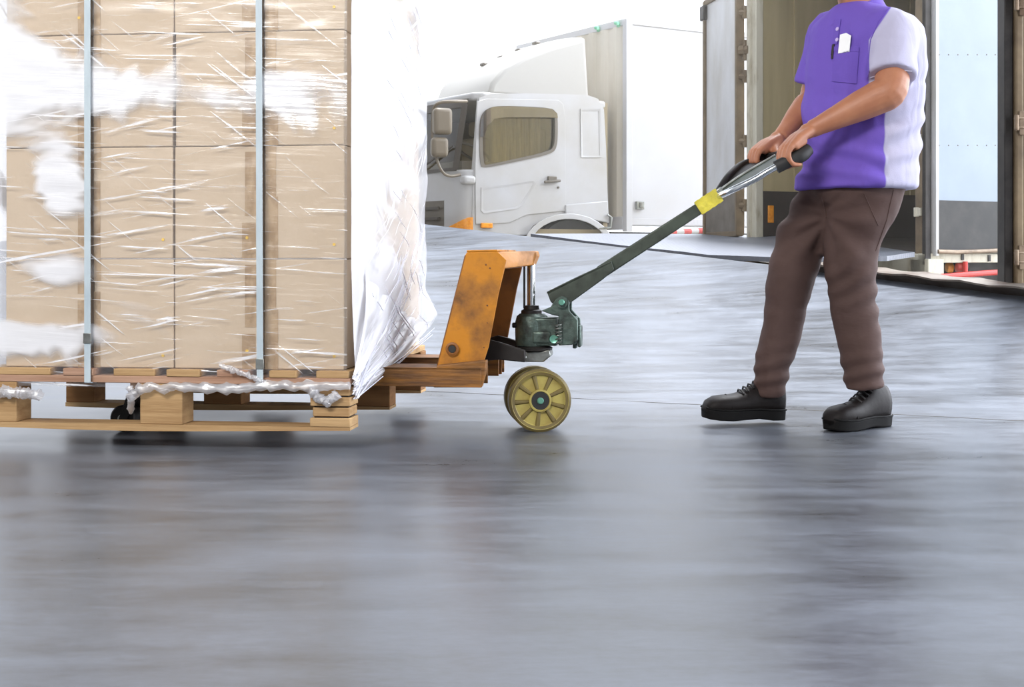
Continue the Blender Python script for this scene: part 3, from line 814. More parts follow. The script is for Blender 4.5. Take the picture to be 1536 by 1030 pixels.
q = J(); q.bx(A_(868, 0, VC).x, A_(874, 0, VC).x-.003, VC-.04, VC+.04, A_(0, 512, VC).z, A_(0, 482, VC).z); q.bx(A_(860, 0, VC).x, A_(866, 0, VC).x, VC-.03, VC+.03, A_(0, 516, VC).z+.004, A_(0, 470, VC).z)
q.build('foot_pedal', M['pump'], pump, bevel=.004)
q = J(); q.lathe((cxp-.055, VC-.02, A_(0, 482, VC).z), (1, 0, 0), [(.006, -.01), (.009, -.008), (.009, .01)], 10); q.build('plug', M['dark'], pump)
# turntable, axle bracket, linkage arms
q = J(); q.lathe((cxp+.004, VC, zB-.018), (0, 0, 1), [(.03, 0), (.06, .004), (.062, .012), (.05, .018)], 32); q.build('turntable', M['dark'], jr)
q = J(); q.prism([Vector((A_(x, y, VC-.05).x, VC-.045, A_(x, y, VC-.05).z)) for x, y in ((780, 528), (815, 526), (824, 524), (826, 534), (815, 543), (784, 543))], (0, .09, 0)); q.build('axle_bracket', M['steel'], jr, bevel=.004)
q = J(); c = A_(786, 536, VC-.05); q.lathe((c.x, VC-.052, c.z), (0, 1, 0), [(.006, 0), (.008, .002), (.008, .012)], 12); q.build('bracket_bolt', M['steel'], jr)
for vv in (VC-.12, VC+.10):
    q = J(); q.prism([Vector((A_(x, y, VC-.08).x, vv, A_(x, y, VC-.08).z)) for x, y in ((735, 508), (752, 512), (790, 524), (790, 542), (750, 538), (728, 540), (690, 545), (690, 520))], (0, .02, 0))
    q.build('link_arm', M['dark'], jr, bevel=.004)
q = J(); c = A_(736, 528, VC); q.tube([(c.x-.02, NEAR+.04, c.z), (c.x-.02, FAR-.04, c.z)], .016, 14); q.build('torsion_tube', M['dark'], jr)
# steering wheels, turned a little
st = radians(-14)
for sgn in (-1, 1):
    axd = Vector((-sin(st)*-1*-1, cos(st), 0)); axd = Vector((sin(st), cos(st), 0))
    c0 = Vector((wc.x, VC-.055, .1015)) if sgn < 0 else Vector((wc.x, VC-.055, .1015))+axd*.112
    R = .1015; q = J()
    w2 = .048
    o0 = c0-axd*w2/2
    q.lathe(o0, axd, [(.083, .012), (.083, .002), (.094, 0), (R, .006), (R, w2-.006), (.094, w2), (.083, w2-.002), (.083, w2-.012)], 56)
    wh = q.build('steer_wheel', M['wheel2'], jr)
    q = J(); q.lathe(o0, axd, [(.080, .009), (.093, -.0005), (.0952, .0015), (.083, .011)], 56); q.build('wheel_rim', M['wheel'], wh)
    q = J(); q.lathe(o0, axd, [(.028, .010), (.084, .012), (.084, w2-.012), (.028, w2-.010)], 56); q.build('wheel_disc', M['wheel'], wh)
    a1 = axd.orthogonal().normalized(); b1 = axd.cross(a1)
    for k in range(9):
        an = 2*pi*(k+.5)/9; d = a1*cos(an)+b1*sin(an); e_ = axd.cross(d)
        q = J(); p0 = o0+axd*.011+d*.036; p1 = o0+axd*.009+d*.084
        q._add([p0-e_*.003-axd*.007, p0+e_*.003-axd*.007, p1+e_*.004-axd*.004, p1-e_*.004-axd*.004, p0-e_*.007, p0+e_*.007, p1+e_*.009, p1-e_*.009],
               [(0, 1, 2, 3), (4, 7, 6, 5), (0, 4, 5, 1), (2, 6, 7, 3), (0, 3, 7, 4), (1, 5, 6, 2)])
        q.build('wheel_spoke', M['wheel2'], wh, bevel=.001)
    q = J(); q.lathe(o0, axd, [(.029, .0), (.031, -.003), (.036, -.002), (.038, .012)], 30); q.build('hub_ring', M['wheel'], wh)
    q = J(); q.lathe(o0, axd, [(.030, -.0005), (.030, .004)], 24); q.build('bearing', M['black'], wh)
    q = J(); q.lathe(o0, axd, [(.008, -.007), (.011, -.004), (.011, .004)], 14); q.build('axle_bolt', M['teal'], wh)
# drawbar
q = J()
for (va, th) in ((VC-.045, .006), (VC+.039, .006)):
    q.prism([Vector((A_(x, y, VC).x, va, A_(x, y, VC).z)) for x, y in ((822, 437), (860, 418), (918, 391), (922, 404), (905, 418), (858, 452), (840, 462), (828, 452), (826, 447))], (0, th, 0))
q.prism([Vector((A_(x, y, VC).x, VC-.045, A_(x, y, VC).z)) for x, y in ((822, 437), (918, 391), (919, 394), (824, 441))], (0, .09, 0))
db = q.build('drawbar_foot', M['green'], jr, bevel=.002)
def dpt(px, py, v): return LF.at(px, py, v)
a0 = dpt(900, 409, VC); a1p = dpt(1070, 299, VC)
d = (a1p-a0).normalized(); nn = Vector((-d.z, 0, d.x))
q = J(); hw = .0215
q._add([a0+nn*hw+Vector((0, s_, 0)) for s_ in (-.022, .022)]+[a0-nn*hw+Vector((0, s_, 0)) for s_ in (.022, -.022)]
       + [a1p+nn*hw*.85+Vector((0, s_, 0)) for s_ in (-.022, .022)]+[a1p-nn*hw*.85+Vector((0, s_, 0)) for s_ in (.022, -.022)],
       [(0, 1, 2, 3), (4, 7, 6, 5), (0, 4, 5, 1), (1, 5, 6, 2), (2, 6, 7, 3), (3, 7, 4, 0)])
q.build('drawbar', M['green'], jr, bevel=.004)
q = J(); e0 = dpt(1047, 313, VC); e1 = dpt(1079, 292, VC); pts = []
for k in range(9):
    p = e0.lerp(e1, k/8); s2 = .026 if k % 2 else .0245
    pts.append([p+nn*s2*.95+Vector((0, -s2, 0)), p+nn*s2*.95+Vector((0, s2, 0)), p-nn*s2*.95+Vector((0, s2, 0)), p-nn*s2*.95+Vector((0, -s2, 0))])
q.loft(pts); q.build('yellow_tape_wrap', M['ytape'], jr, bevel=.001)
# loop handle: near tube, far tube, cross grip, centre lever and webs
def W2L(p): return LF.loc(p)
HN = W2L(P(1194, 240, 4.20)); HFr = W2L(P(1138, 243, 4.44))
nk = dpt(1078, 293, VC)
near_t = [nk+Vector((0, -.018, -.004)), W2L(P(1098, 285, 4.23)), W2L(P(1132, 269, 4.20)), W2L(P(1150, 258, 4.19)), W2L(P(1172, 246, 4.185))]
def smooth_path(p, n=6):
    out = []
    for i in range(len(p)-1):
        p0 = p[max(i-1, 0)]; p1 = p[i]; p2 = p[i+1]; p3 = p[min(i+2, len(p)-1)]
        for k in range(n):
            t = k/n; out.append(.5*((2*p1)+(p2-p0)*t+(2*p0-5*p1+4*p2-p3)*t*t+(3*p1-p0-3*p2+p3)*t**3))
    out.append(p[-1]); return out
q = J(); q.tube(smooth_path(near_t), .0105, 14); q.build('handle_tube', M['chrome'], jr)
gr = [W2L(P(1164, 251, 4.188)), W2L(P(1186, 240, 4.185)), W2L(P(1203, 232, 4.19)), W2L(P(1212, 224, 4.21))]
q = J(); q.tube(smooth_path(gr), [.0165]*10+[.018]*5+[.017]*4, 14, flat=1.25); q.build('handle_grip', M['black'], jr)
far_t = [nk+Vector((0, .018, .008)), W2L(P(1092, 268, 4.36)), W2L(P(1112, 250, 4.42)), W2L(P(1130, 244, 4.44)), W2L(P(1150, 236, 4.44))]
q = J(); q.tube(smooth_path(far_t), .012, 14, flat=1.5); q.build('handle_tube', M['dark'], jr)  # far tube in dark steel: its shade is put into the colour
q = J(); cb = [W2L(P(1150, 236, 4.44)), W2L(P(1170, 232, 4.34)), W2L(P(1196, 234, 4.23))]
q.tube(smooth_path(cb), .0125, 14); q.build('cross_grip', M['black'], jr)
lv = [nk+Vector((0, 0, .014)), W2L(P(1104, 268, 4.30)), W2L(P(1130, 252, 4.30)), W2L(P(1163, 233, 4.30))]
q = J(); q.tube(smooth_path(lv), .007, 8, flat=.7); q.build('release_lever', M['steel'], jr)
def web(a, b, name, mt, th):
    q = J(); a = smooth_path(a, 4); b = smooth_path(b, 4)
    n_ = min(len(a), len(b)); rings = []
    for k in range(n_): rings.append([a[k], b[k], b[k]+th, a[k]+th])
    q.loft(rings); return q.build(name, mt, jr)
web(lv, [nk+Vector((0, -.015, 0)), W2L(P(1106, 279, 4.24)), W2L(P(1132, 265, 4.22)), W2L(P(1168, 244, 4.20))], 'handle_web', M['green'], Vector((0, .003, -.004)))
web([nk+Vector((0, .004, .008)), W2L(P(1100, 268, 4.33)), W2L(P(1124, 254, 4.33)), W2L(P(1150, 240, 4.34))], [nk+Vector((0, .012, .012)), W2L(P(1094, 265, 4.38)), W2L(P(1114, 248, 4.42)), W2L(P(1134, 240, 4.43))], 'handle_web', M['dark'], Vector((0, .003, -.004)))
q = J(); q.box(tuple(nk+Vector((.004, 0, .006))), (.03, .05, .034), Matrix.Rotation(radians(-34), 3, 'Y')); q.build('handle_collar', M['steel'], jr, bevel=.004)

# ================================================================== WHITE SEMI TRUCK BEYOND THE DOCK
TF = Frame((1.3125, 15.0), (-.85, -.53), (-.53, .85))
def star(poly, c, angs):
    out = []
    n = len(poly)
    for a in angs:
        d = Vector((cos(a), sin(a))); best = None
        for i in range(n):
            p = Vector(poly[i])-c; q = Vector(poly[(i+1) % n])-c; e = q-p
            den = d.x*e.y-d.y*e.x
            if abs(den) < 1e-9: continue
            t = (p.x*e.y-p.y*e.x)/den; s_ = (p.x*d.y-p.y*d.x)/den
            if t > 0 and -1e-6 <= s_ <= 1+1e-6 and (best is None or t > best): best = t
        out.append(c+d*best)
    return out
def chaikin(poly, it=2):
    for _ in range(it):
        out = []
        for i in range(len(poly)):
            a, b = Vector(poly[i]), Vector(poly[(i+1) % len(poly)]); out += [tuple(a.lerp(b, .25)), tuple(a.lerp(b, .75))]
        poly = out
    return poly
def ring_px(mb, fr, v, outer, inner, th, m=0):
    c = sum((Vector(p) for p in inner), Vector((0, 0)))/len(inner)
    angs = sorted(set([round(atan2(p[1]-c.y, p[0]-c.x), 5) for p in outer+inner]+[round(-pi+2*pi*k/48, 5) for k in range(48)]))
    O = star(outer, c, angs); I = star(inner, c, angs)
    mb.ring([fr.at(p.x, p.y, v) for p in O], [fr.at(p.x, p.y, v) for p in I], (0, th, 0), m)
ro = TF.w((-.5, 1.1, -.55))
tr_ = empty('truck', ro, 'white tractor cab with roof fairing and white container body parked beyond the dock', 'truck')
TT = lambda p: TF.w(p)-ro
K = lambda: MB(TT)
cz1 = TF.at(943, 28, 0).z; cz0 = TF.at(946, 331, 0).z
q = K(); q.bx(-9, 0, .02, 2.33, cz0, cz1-.02)
cont = q.build('container_body', M['twhite2'], tr_, bevel=.01)
q = K(); q.bx(-9, .03, 0, .06, cz1-.06, cz1); q.bx(-9, .03, 0, .06, cz0-.05, cz0+.03); q.bx(-.05, .035, -.005, .07, cz0-.12, cz1)
q.bx(0, .035, .07, 2.33, cz1-.07, cz1+.005); q.bx(0, .035, .07, 2.33, cz0-.1, cz0+.05)
q.build('container_frame', M['twhite2'], cont, bevel=.006)
q = K(); nrib = 9
pl = [(0.0, .08)]
for k in range(nrib):
    v0 = .12+k*.24
    pl += [(0.012, v0), (.045, v0+.045), (.045, v0+.115), (.012, v0+.16)]
pl += [(.012, 2.3), (0, 2.32)]
q.prism([(u, v, cz0+.05) for u, v in pl], (0, 0, cz1-cz0-.12))
q.build('corrugated_front', M['tshade'], cont, smooth=20)
for x, y in ((927, 35), (897, 42)):
    p = TF.atu(x, y, .05); q = K(); q.tube([p+Vector((0, .05, .01)), p, p+Vector((.01, -.02, -.035))], .022, 8); q.build('green_clip', M['greenclip'], cont)
p = TF.at(960, 308, -.003); q = K(); q.bx(p.x-.05, p.x+.05, -.02, .02, p.z-.045, p.z+.045); q.bx(p.x-.02, p.x+.02, -.035, .0, p.z-.03, p.z+.03); q.build('latch', M['steel'], cont, bevel=.004)
q = K(); q.bx(-9, -.0, .35, 2.0, cz0-.35, cz0-.12); q.bx(-3.2, -.5, .1, .35, cz0-.5, cz0-.2)
q.build('chassis_frame', M['trim'], tr_, bevel=.01)
q = K(); p0 = TF.at(1002, 349, -.1); p1 = TF.at(1068, 345, -.1)
n_ = 6
for k in range(n_):
    a = p0.lerp(p1, k/n_); b = p0.lerp(p1, (k+1)/n_); q.tube([a, b], .032, 10, m=k % 2)
q.build('guard_bar', [M['red'], M['twhite']], tr_)
# cab
cb = TF.at(912, 300, .03).x; cf = TF.at(710, 250, .03).x
side_out = [(719, 147), (735, 141), (790, 140), (880, 142), (897, 148), (906, 164), (909, 220), (913, 334), (880, 324), (850, 321), (822, 326), (800, 338), (790, 352), (708, 352), (709, 300), (711, 252)]
win = [(722, 190), (725, 172), (737, 162), (760, 161), (826, 164), (833, 172), (834, 190), (833, 220), (825, 228), (775, 239), (729, 249), (723, 246)]
win = chaikin(win)
cab = empty('cab', (0, 0, 0)); cab.parent = tr_
q = K(); ring_px(q, TF, .03, side_out, win, .05)
cs = q.build('cab', M['twhite'], tr_, smooth=30)
bpy.data.objects.remove(cab)
# far side, roof, rear wall, belt and lower block with rounded front corners
zroof = TF.at(760, 140, .03).z; zbelt = TF.at(711, 254, .03).z; zlow = TF.at(711, 356, .03).z-.25
def plan(off=0.0):
    c = [(cf-.02, .035-off), (cf+.04, .05-off), (cf+.085, .09-off*.8), (cf+.115, .16-off*.5), (cf+.135+off*.6, .26), (cf+.16+off, .6), (cf+.17+off, 1.15)]
    return c+[(u, 2.3-v) for u, v in c[::-1][1:]]
pb = plan()
q = K(); q.prism([(u, v, zlow) for u, v in pb]+[(cf-.1, 2.26, zlow), (cf-.1, .04, zlow)], (0, 0, zbelt-zlow)); q.build('cab_nose', M['twhite'], cs, bevel=.02, smooth=50)
q = K(); q.bx(cb, cf-.35, 2.22, 2.27, zlow+.3, zroof-.05); q.bx(cf-.35, cf-.02, 2.22, 2.27, zlow+.3, zbelt+.1); q.bx(cb, cb+.06, .04, 2.27, zlow+.2, zroof-.02); q.bx(cb, cf-.1, .06, 2.25, zlow+.1, zlow+.35)
q.build('cab_lining', M['cabin'], cs)
q = K(); ut = TF.at(719, 147, .03).x
q.prism([(cb+.02, .035, zroof), (ut-.05, .035, zroof), (ut+.04, .12, zroof), (ut+.07, .6, zroof), (ut+.08, 1.15, zroof), (ut+.07, 1.7, zroof), (ut+.04, 2.18, zroof), (cb, 2.26, zroof)], (0, 0, -.09))
q.build('cab_roof', M['twhite'], cs, bevel=.03, seg=3)
# windscreen, its pillars and header
def ws(v, t):                                # t 0 belt, 1 roof
    w_ = 1-((v-1.15)/1.15)**2
    return Vector(((cf+.05)*(1-t)+(ut+.0)*t+.11*min(1, w_*3)*1.0, v, zbelt+(zroof-.07-zbelt)*t))
q = K(); q.grid(lambda i, j: ws(.14+2.02*i, j), 16, 4); q.build('windscreen', M['glass'], cs, fix=False)
q = K()
q.grid(lambda i, j: ws(.14+2.02*i, .88+.12*j)+Vector((.012, 0, 0)), 16, 2)
q.grid(lambda i, j: ws(.14+2.02*i, -.02+.05*j)+Vector((.012, 0, 0)), 16, 1)
q.grid(lambda i, j: ws(.12+.07*i, j)+Vector((.012, 0, 0)), 2, 6)
q.grid(lambda i, j: ws(2.1+.07*i, j)+Vector((.012, 0, 0)), 2, 6)
q.build('windscreen_frame', M['trim'], cs, fix=False)
for s_ in (0, 1):
    q = K(); pth = [ws(.9+.75*s_, .03)+Vector((.04, 0, 0)), ws(.5+.75*s_, .22)+Vector((.03, 0, 0)), ws(.2+.75*s_, .34)+Vector((.03, 0, 0))]; q.tube(pth, .012, 6); q.build('wiper', M['trim'], cs)
q = K(); q.bx(cf-.5, cf+.04, .2, 2.1, zbelt-.02, zbelt+.10); q.tube([(cf-.30+.17*cos(t*2*pi/16), .55+.2*sin(t*2*pi/16), zbelt+.22+.10*cos(t*2*pi/16)) for t in range(17)], .016, 8)
q.build('dashboard', M['tgrey'], cs, bevel=.02)
for vv in (.5, 1.7):
    q = K()
    q.bx(cf-1.0, cf-.5, vv-.24, vv+.24, zbelt-.25, zbelt-.05); q.bx(cf-1.08, cf-.94, vv-.24, vv+.24, zbelt-.1, zbelt+.5); q.bx(cf-1.08, cf-.97, vv-.13, vv+.13, zbelt+.52, zbelt+.7)
    q.build('seat', M['cabin'], cs, bevel=.04, seg=3)
q = K()
cu = TF.at(812, 200, .2).x; cu1 = TF.at(740, 200, .2).x
q.grid(lambda i, j: Vector((cu+(cu1-cu)*i, .22+.015*sin(i*40), zbelt-.1+(zroof-.1-zbelt+.1)*j)), 60, 1); q.build('curtain', M['curtain'], cs, fix=False)
# door skin, window glass, visor, handle
door = [(716, 152), (730, 148), (838, 150), (845, 156), (848, 175), (849, 316), (790, 322), (764, 334), (714, 336), (713, 252)]
winb = [(724, 190), (727, 173), (738, 163), (760, 162.5), (826, 165), (832, 173), (833, 190), (832, 219), (824, 227), (775, 238), (730, 248), (725, 245)]
winb = chaikin(winb)
q = K(); ring_px(q, TF, .016, door, winb, .02); dr = q.build('door', M['twhite'], cs, bevel=.004, smooth=30)
q = K(); ring_px(q, TF, .008, chaikin([(719, 188), (723, 170), (736, 159.5), (762, 158.5), (828, 161), (836, 171), (837, 190), (836, 221), (827, 231), (776, 242), (727, 252), (720, 248)]), winb, .02); q.build('window_gasket', M['tgrey'], dr)
q = K(); q.prism([TF.at(x, y, .045) for x, y in win], (0, .006, 0)); q.build('window_glass', M['glass'], dr)
q = K(); vis = [(721, 205), (722, 182), (728, 166), (740, 160), (764, 159), (828, 163), (836, 170), (837, 177), (820, 176), (760, 176), (742, 178), (732, 188), (726, 205)]
q.prism([TF.at(x, y, -.02) for x, y in vis], (0, .012, 0)); q.build('window_visor', M['visor'], dr)
q = K(); p0 = TF.at(815, 273, 0); p1 = TF.at(839, 271, 0); q.tube([p0+Vector((0, -.02, 0)), p1+Vector((0, -.02, 0))], .016, 8, flat=1); q.box(tuple(p0.lerp(p1, .55)+Vector((0, 0, .03))), (.11, .03, .05)); q.build('door_handle', M['tgrey'], dr, bevel=.006)
q = K(); p0 = TF.at(838, 281, 0); q.lathe((p0.x, .0, p0.z), (0, 1, 0), [(.012, 0), (.012, .02)], 10); q.build('keyhole', M['tgrey'], dr)
crease = [(722, 281), (760, 277), (800, 271), (804, 275), (784, 308), (776, 313), (726, 320), (722, 316)]
cin = [(725, 284), (761, 280), (798, 274.5), (800, 276), (781, 306), (774, 310), (729, 316.5), (725, 314)]
q = K(); q.ring([TF.at(x, y, .010) for x, y in crease], [TF.at(x, y, .014) for x, y in cin], (0, .008, 0)); q.build('door_pressing', M['twhite'], dr)
q = K(); q.ring([TF.at(x, y, .020) for x, y in ((871, 163), (901, 163), (903, 236), (872, 236))], [TF.at(x, y, .026) for x, y in ((873, 166), (898, 166), (900, 233), (874, 233))], (0, .01, 0)); q.build('side_panel', M['twhite'], cs)
q = K(); q.prism([TF.at(x, y, -.004) for x, y in ((849, 307), (912, 301), (914, 334), (849, 322))], (0, .04, 0)); q.build('rear_sill', M['twhite'], cs, bevel=.01)
# wheel arch, wheel, step
q = K(); arc = []
cx_, cy_ = 853, 372
for k in range(17):
    t = radians(198-12.0*k*198/198*.95)
    arc.append((cx_+68*cos(t), cy_-52*sin(t)))
inn = [(cx_+(x-cx_)*.86, cy_+(y-cy_)*.84) for x, y in arc]
rings = [[TF.at(*a, -.03), TF.at(*b, -.03), TF.at(*b, .3), TF.at(*a, .3)] for a, b in zip(arc, inn)]
q.loft(rings); q.build('wheel_arch', M['twhite'], cs, bevel=.008)
wc2 = TF.at(853, 392, .1); q = K(); q.lathe((wc2.x, .06, wc2.z), (0, 1, 0), [(.30, .03), (.46, 0), (.49, .04), (.49, .24), (.46, .28)], 40); q.build('front_wheel', M['black'], tr_)
q = K(); q.tube([TF.at(911, 322, -.02), TF.at(917, 326, -.03), TF.at(916, 341, -.03), TF.at(898, 343, -.02)], .014, 8); q.build('step_bracket', M['steel'], tr_)
# grille, lamps
q = K(); gz0 = TF.at(672, 342, .3).z-.1; gz1 = TF.at(672, 300, .3).z
q.grid(lambda i, j: Vector((cf+.178-.04*abs(2*i-1)**3, .34+1.62*i, gz0+(gz1-gz0)*j)), 12, 6); q.build('grille', M['tgrey'], cs, fix=False)
for k in range(3):
    q = K(); zz = gz0+(gz1-gz0)*(.2+.28*k); q.bx(cf+.17, cf+.195, .45, 1.85, zz, zz+.03); q.build('grille_slat', M['trim'], cs)
q = K(); lens = []
pc_ = [(cf-.0, .028), (cf+.045, .042), (cf+.092, .082), (cf+.124, .155), (cf+.148, .26), (cf+.155, .36)]
zt = [TF.at(711, 325, .03).z-.005, TF.at(705, 326, .04).z, TF.at(700, 328, .06).z-.01, TF.at(690, 331, .1).z-.02, TF.at(684, 335, .2).z-.03, TF.at(678, 341, .3).z-.02]
zb_ = TF.at(711, 343, .03).z-.02
for (u, v), z in zip(pc_, zt): lens.append([(u-.01, v+.015, zb_), (u+.012, v-.008, zb_), (u+.012, v-.008, max(z, zb_+.01)), (u-.01, v+.015, max(z, zb_+.01))])
q.loft(lens); q.build('turn_signal', M['lens_o'], cs, smooth=50)
q = K(); p = TF.at(731, 338, 0); q.bx(p.x-.07, p.x+.07, .0, .03, p.z-.028, p.z+.028); q.build('side_marker', M['lens_o'], cs, bevel=.008)
q = K(); p = TF.at(692, 263, .05); q.bx(cf-.02, cf+.12, .0, .12, p.z-.09, p.z+.0); q.build('mirror_mount', M['twhite'], cs, bevel=.03, seg=3)
# mirrors
def mirror(parts, arm):
    for (x0, y0, x1, y1, D) in parts:
        c = P((x0+x1)/2, (y0+y1)/2, D)-ro; wd = (x1-x0)/F*D; hh = (y1-y0)/F*D
        q = MB(); q.box(tuple(c), (wd, .12, hh), Matrix.Rotation(radians(18), 3, 'Z')); q.build('mirror_head', M['mirror'], cs, bevel=.045, seg=4, smooth=60)
    q = MB(); q.tube(smooth_path([P(x, y, D)-ro for x, y, D in arm]), .016, 8); q.build('mirror_arm', M['mirror'], cs)
mirror([(649, 162, 678, 202, 13.75), (646, 206, 672, 236, 13.75)], [(700, 152, 13.95), (684, 152, 13.8), (660, 154, 13.75), (650, 166, 13.8), (649, 210, 13.8), (655, 238, 13.8), (664, 258, 13.8), (676, 264, 13.85), (690, 262, 13.95)])
mirror([(615, 157, 643, 180, 15.4)], [(645, 168, 15.4), (655, 160, 15.5), (665, 156, 15.4)])
# roof fairing
prof = [(728, 141), (733, 122), (752, 98), (782, 80), (820, 64), (874, 48), (880, 141)]
base = [TF.at(x, y, .15) for x, y in prof]
flin = TF.at(650, 141, 2.2).x-base[0].x; fshift = TF.at(682, 141, 1.15).x-base[0].x-flin*.5
MID = None
rings = []
for k in range(15):
    t = k/14; v = .08+2.14*t; b_ = 1-(2*t-1)**4; bb = 1-(2*t-1)**2
    r = []
    for i_, p in enumerate(base):
        fwd = (1, 1, .8, .5, .2, 0, 0)[i_]
        z = zroof-.01+(p.z-zroof)*(.93+.07*b_) if i_ not in (0, 6) else zroof-.03
        r.append(Vector((p.x+(fshift*bb+flin*t)*fwd, v, z)))
    rings.append(r)
    if k == 7: MID = r
q = K(); q.loft(rings); fo = q.build('roof_fairing', mat('fairing_paint', (170, 166, 159), .45), cs, smooth=50); 
fo.modifiers.new('bevel', 'BEVEL').width = .05; fo.modifiers['bevel'].segments = 3; fo.modifiers['bevel'].limit_method = 'ANGLE'; fo.modifiers['bevel'].angle_limit = radians(50)
for f_ in (.35, .5, .65, .8):
    a = MID[3].lerp(MID[5], (f_-.35)/.45)
    q = K(); q.box((a.x, 1.1, a.z+.012), (.07, .10, .035)); q.build('marker_lamp', M['tgrey'], cs, bevel=.015)

# ================================================================== OPEN CARGO TRUCK BACKED UP TO THE DOCK
AF = Frame((3.116, 10.1), (-.459, .887), (.887, .459)); Wd = 2.03
ra = AF.w((Wd/2, 2.2, -.55)); 
ca = empty('cargo_truck', ra, 'cargo truck with open doors and tan lined interior backed up behind the worker', 'truck')
TA = lambda p: AF.w(p)-ra
Q = lambda: MB(TA)
fz = lambda u: .594+.0695*u
ztop = 3.02
L_ = 4.6
def slab(u0, u1, v0, v1, dz0, dz1):
    return [(u0, v0, fz(u0)+dz0), (u1, v0, fz(u1)+dz0), (u1, v1, fz(u1)+dz0), (u0, v1, fz(u0)+dz0), (u0, v0, fz(u0)+dz1), (u1, v0, fz(u1)+dz1), (u1, v1, fz(u1)+dz1), (u0, v1, fz(u0)+dz1)]
HX = [(0, 3, 2, 1), (4, 5, 6, 7), (0, 1, 5, 4), (2, 3, 7, 6), (0, 4, 7, 3), (1, 2, 6, 5)]
q = Q(); q._add(slab(-.05, Wd+.05, .0, L_, -.05, 0), HX); q.build('load_floor', M['inkick'], ca)
q = Q(); q.bx(Wd, Wd+.05, .05, L_, fz(Wd)-.05, ztop); q.bx(-.05, 0, .05, L_, fz(0), ztop); q.bx(-.05, Wd+.05, L_, L_+.05, fz(0)-.05, ztop); q.bx(-.05, Wd+.05, 0, L_, ztop, ztop+.05)
q.build('cargo_walls', M['inwall'], ca)
q = Q(); q.bx(Wd-.015, Wd+.001, .06, L_, fz(Wd), fz(Wd)+.41); q.bx(0, .015, .06, L_, fz(0), fz(0)+.42); q.build('kick_panel', M['inkick'], ca)
for k in range(6):
    q = Q(); q.bx(Wd-.012, Wd+.001, .42+k*.7, .45+k*.7, fz(Wd)+.41, ztop); q.build('wall_batten', M['inwall'], ca)
p0 = AF.atu(1152, 308, Wd-.02); p1 = AF.atu(1160, 334, Wd-.02)
q = Q(); q.bx(Wd-.03, Wd-.012, p0.y, p1.y, p1.z, p0.z); q.build('orange_reflector', M['lens_o'], ca, bevel=.004)
# jambs
uj0 = AF.at(1145, 200, -.01).x; uj1 = AF.at(1126, 200, -.01).x
q = Q(); q.bx(Wd-.02, uj1+.01, -.02, .06, fz(Wd)-.05, ztop+.06); q.bx(uj1-.03, uj1+.01, -.05, .0, fz(Wd)-.05, ztop+.06); q.build('door_jamb', M['cream'], ca, bevel=.006)
ur0 = AF.at(1391, 200, -.01).x; ur1 = AF.at(1377, 200, -.01).x
q = Q(); q.bx(ur0, ur1+.02, -.02, .07, fz(0)-.16, ztop+.06); q.bx(ur0-.03, ur0+.005, -.06, .0, fz(0)-.1, ztop+.06, m=1); q.build('door_jamb', [M['bumper'], M['dark']], ca, bevel=.006)
q = Q(); q._add(slab(-.08, Wd+.08, -.06, .08, -.17, -.015), HX); q.build('rear_sill', M['cream'], ca, bevel=.006)
# left leaf, folded back
hA = P(1110, 200, 12.0); hB = P(1061, 200, 12.9)
LL = Frame(hA, (hB.x-hA.x, hB.y-hA.y), (hB.y-hA.y, -(hB.x-hA.x)))
wl_ = (Vector((hB.x, hB.y))-Vector((hA.x, hA.y))).length
TL = lambda p: LL.w(p)-ra
zb0, zb1 = LL.at(1090, 352, 0).z, 3.0
q = MB(TL); q.bx(0, wl_, -.02, .02, zb0, zb1); dl = q.build('door_leaf', M['doorpan'], ca)
q = MB(TL)
zk = LL.at(1085, 290, 0).z
for s_ in (-1, 1): q.bx(.04, wl_-.04, s_*.021, s_*.027, zb0+.03, zk)
q.build('lower_panel', M['darkmet'], dl)
q = MB(TL)
q.bx(-.01, .035, -.04, .04, zb0-.01, zb1+.02); q.bx(wl_-.035, wl_+.015, -.045, .045, zb0-.01, zb1+.02); q.bx(0, wl_, -.04, .04, zb1-.02, zb1+.03); q.bx(0, wl_, -.03, .03, zb0-.02, zb0+.03)
q.build('leaf_edging', M['bumper'], dl, bevel=.006)
q = MB(TL); q.bx(wl_-.06, wl_+.06, -.06, .06, zb1-.16, zb1-.02); q.build('corner_stay', M['dark'], dl, bevel=.01)
jx = AF.w((uj1, -.03, 0))
for y, big in ((19, 0), (76, 1), (115, 0), (212, 0), (308, 0)):
    z = LL.at(1110, y, 0).z; q = MB()
    a = Vector((hA.x, hA.y, z))-ra; b = Vector((jx.x, jx.y, z))-ra
    q.tube([a, a.lerp(b, .6)], .028 if not big else .05, 8, flat=1.0); q.tube([a.lerp(b, .45), b], .018 if not big else .045, 8)
    q.tube([a.lerp(b, .55)-Vector((0, 0, .055 if not big else .09)), a.lerp(b, .55)+Vector((0, 0, .055 if not big else .09))], .024, 8)
    q.build('hinge', M['bumper'], dl, smooth=40)
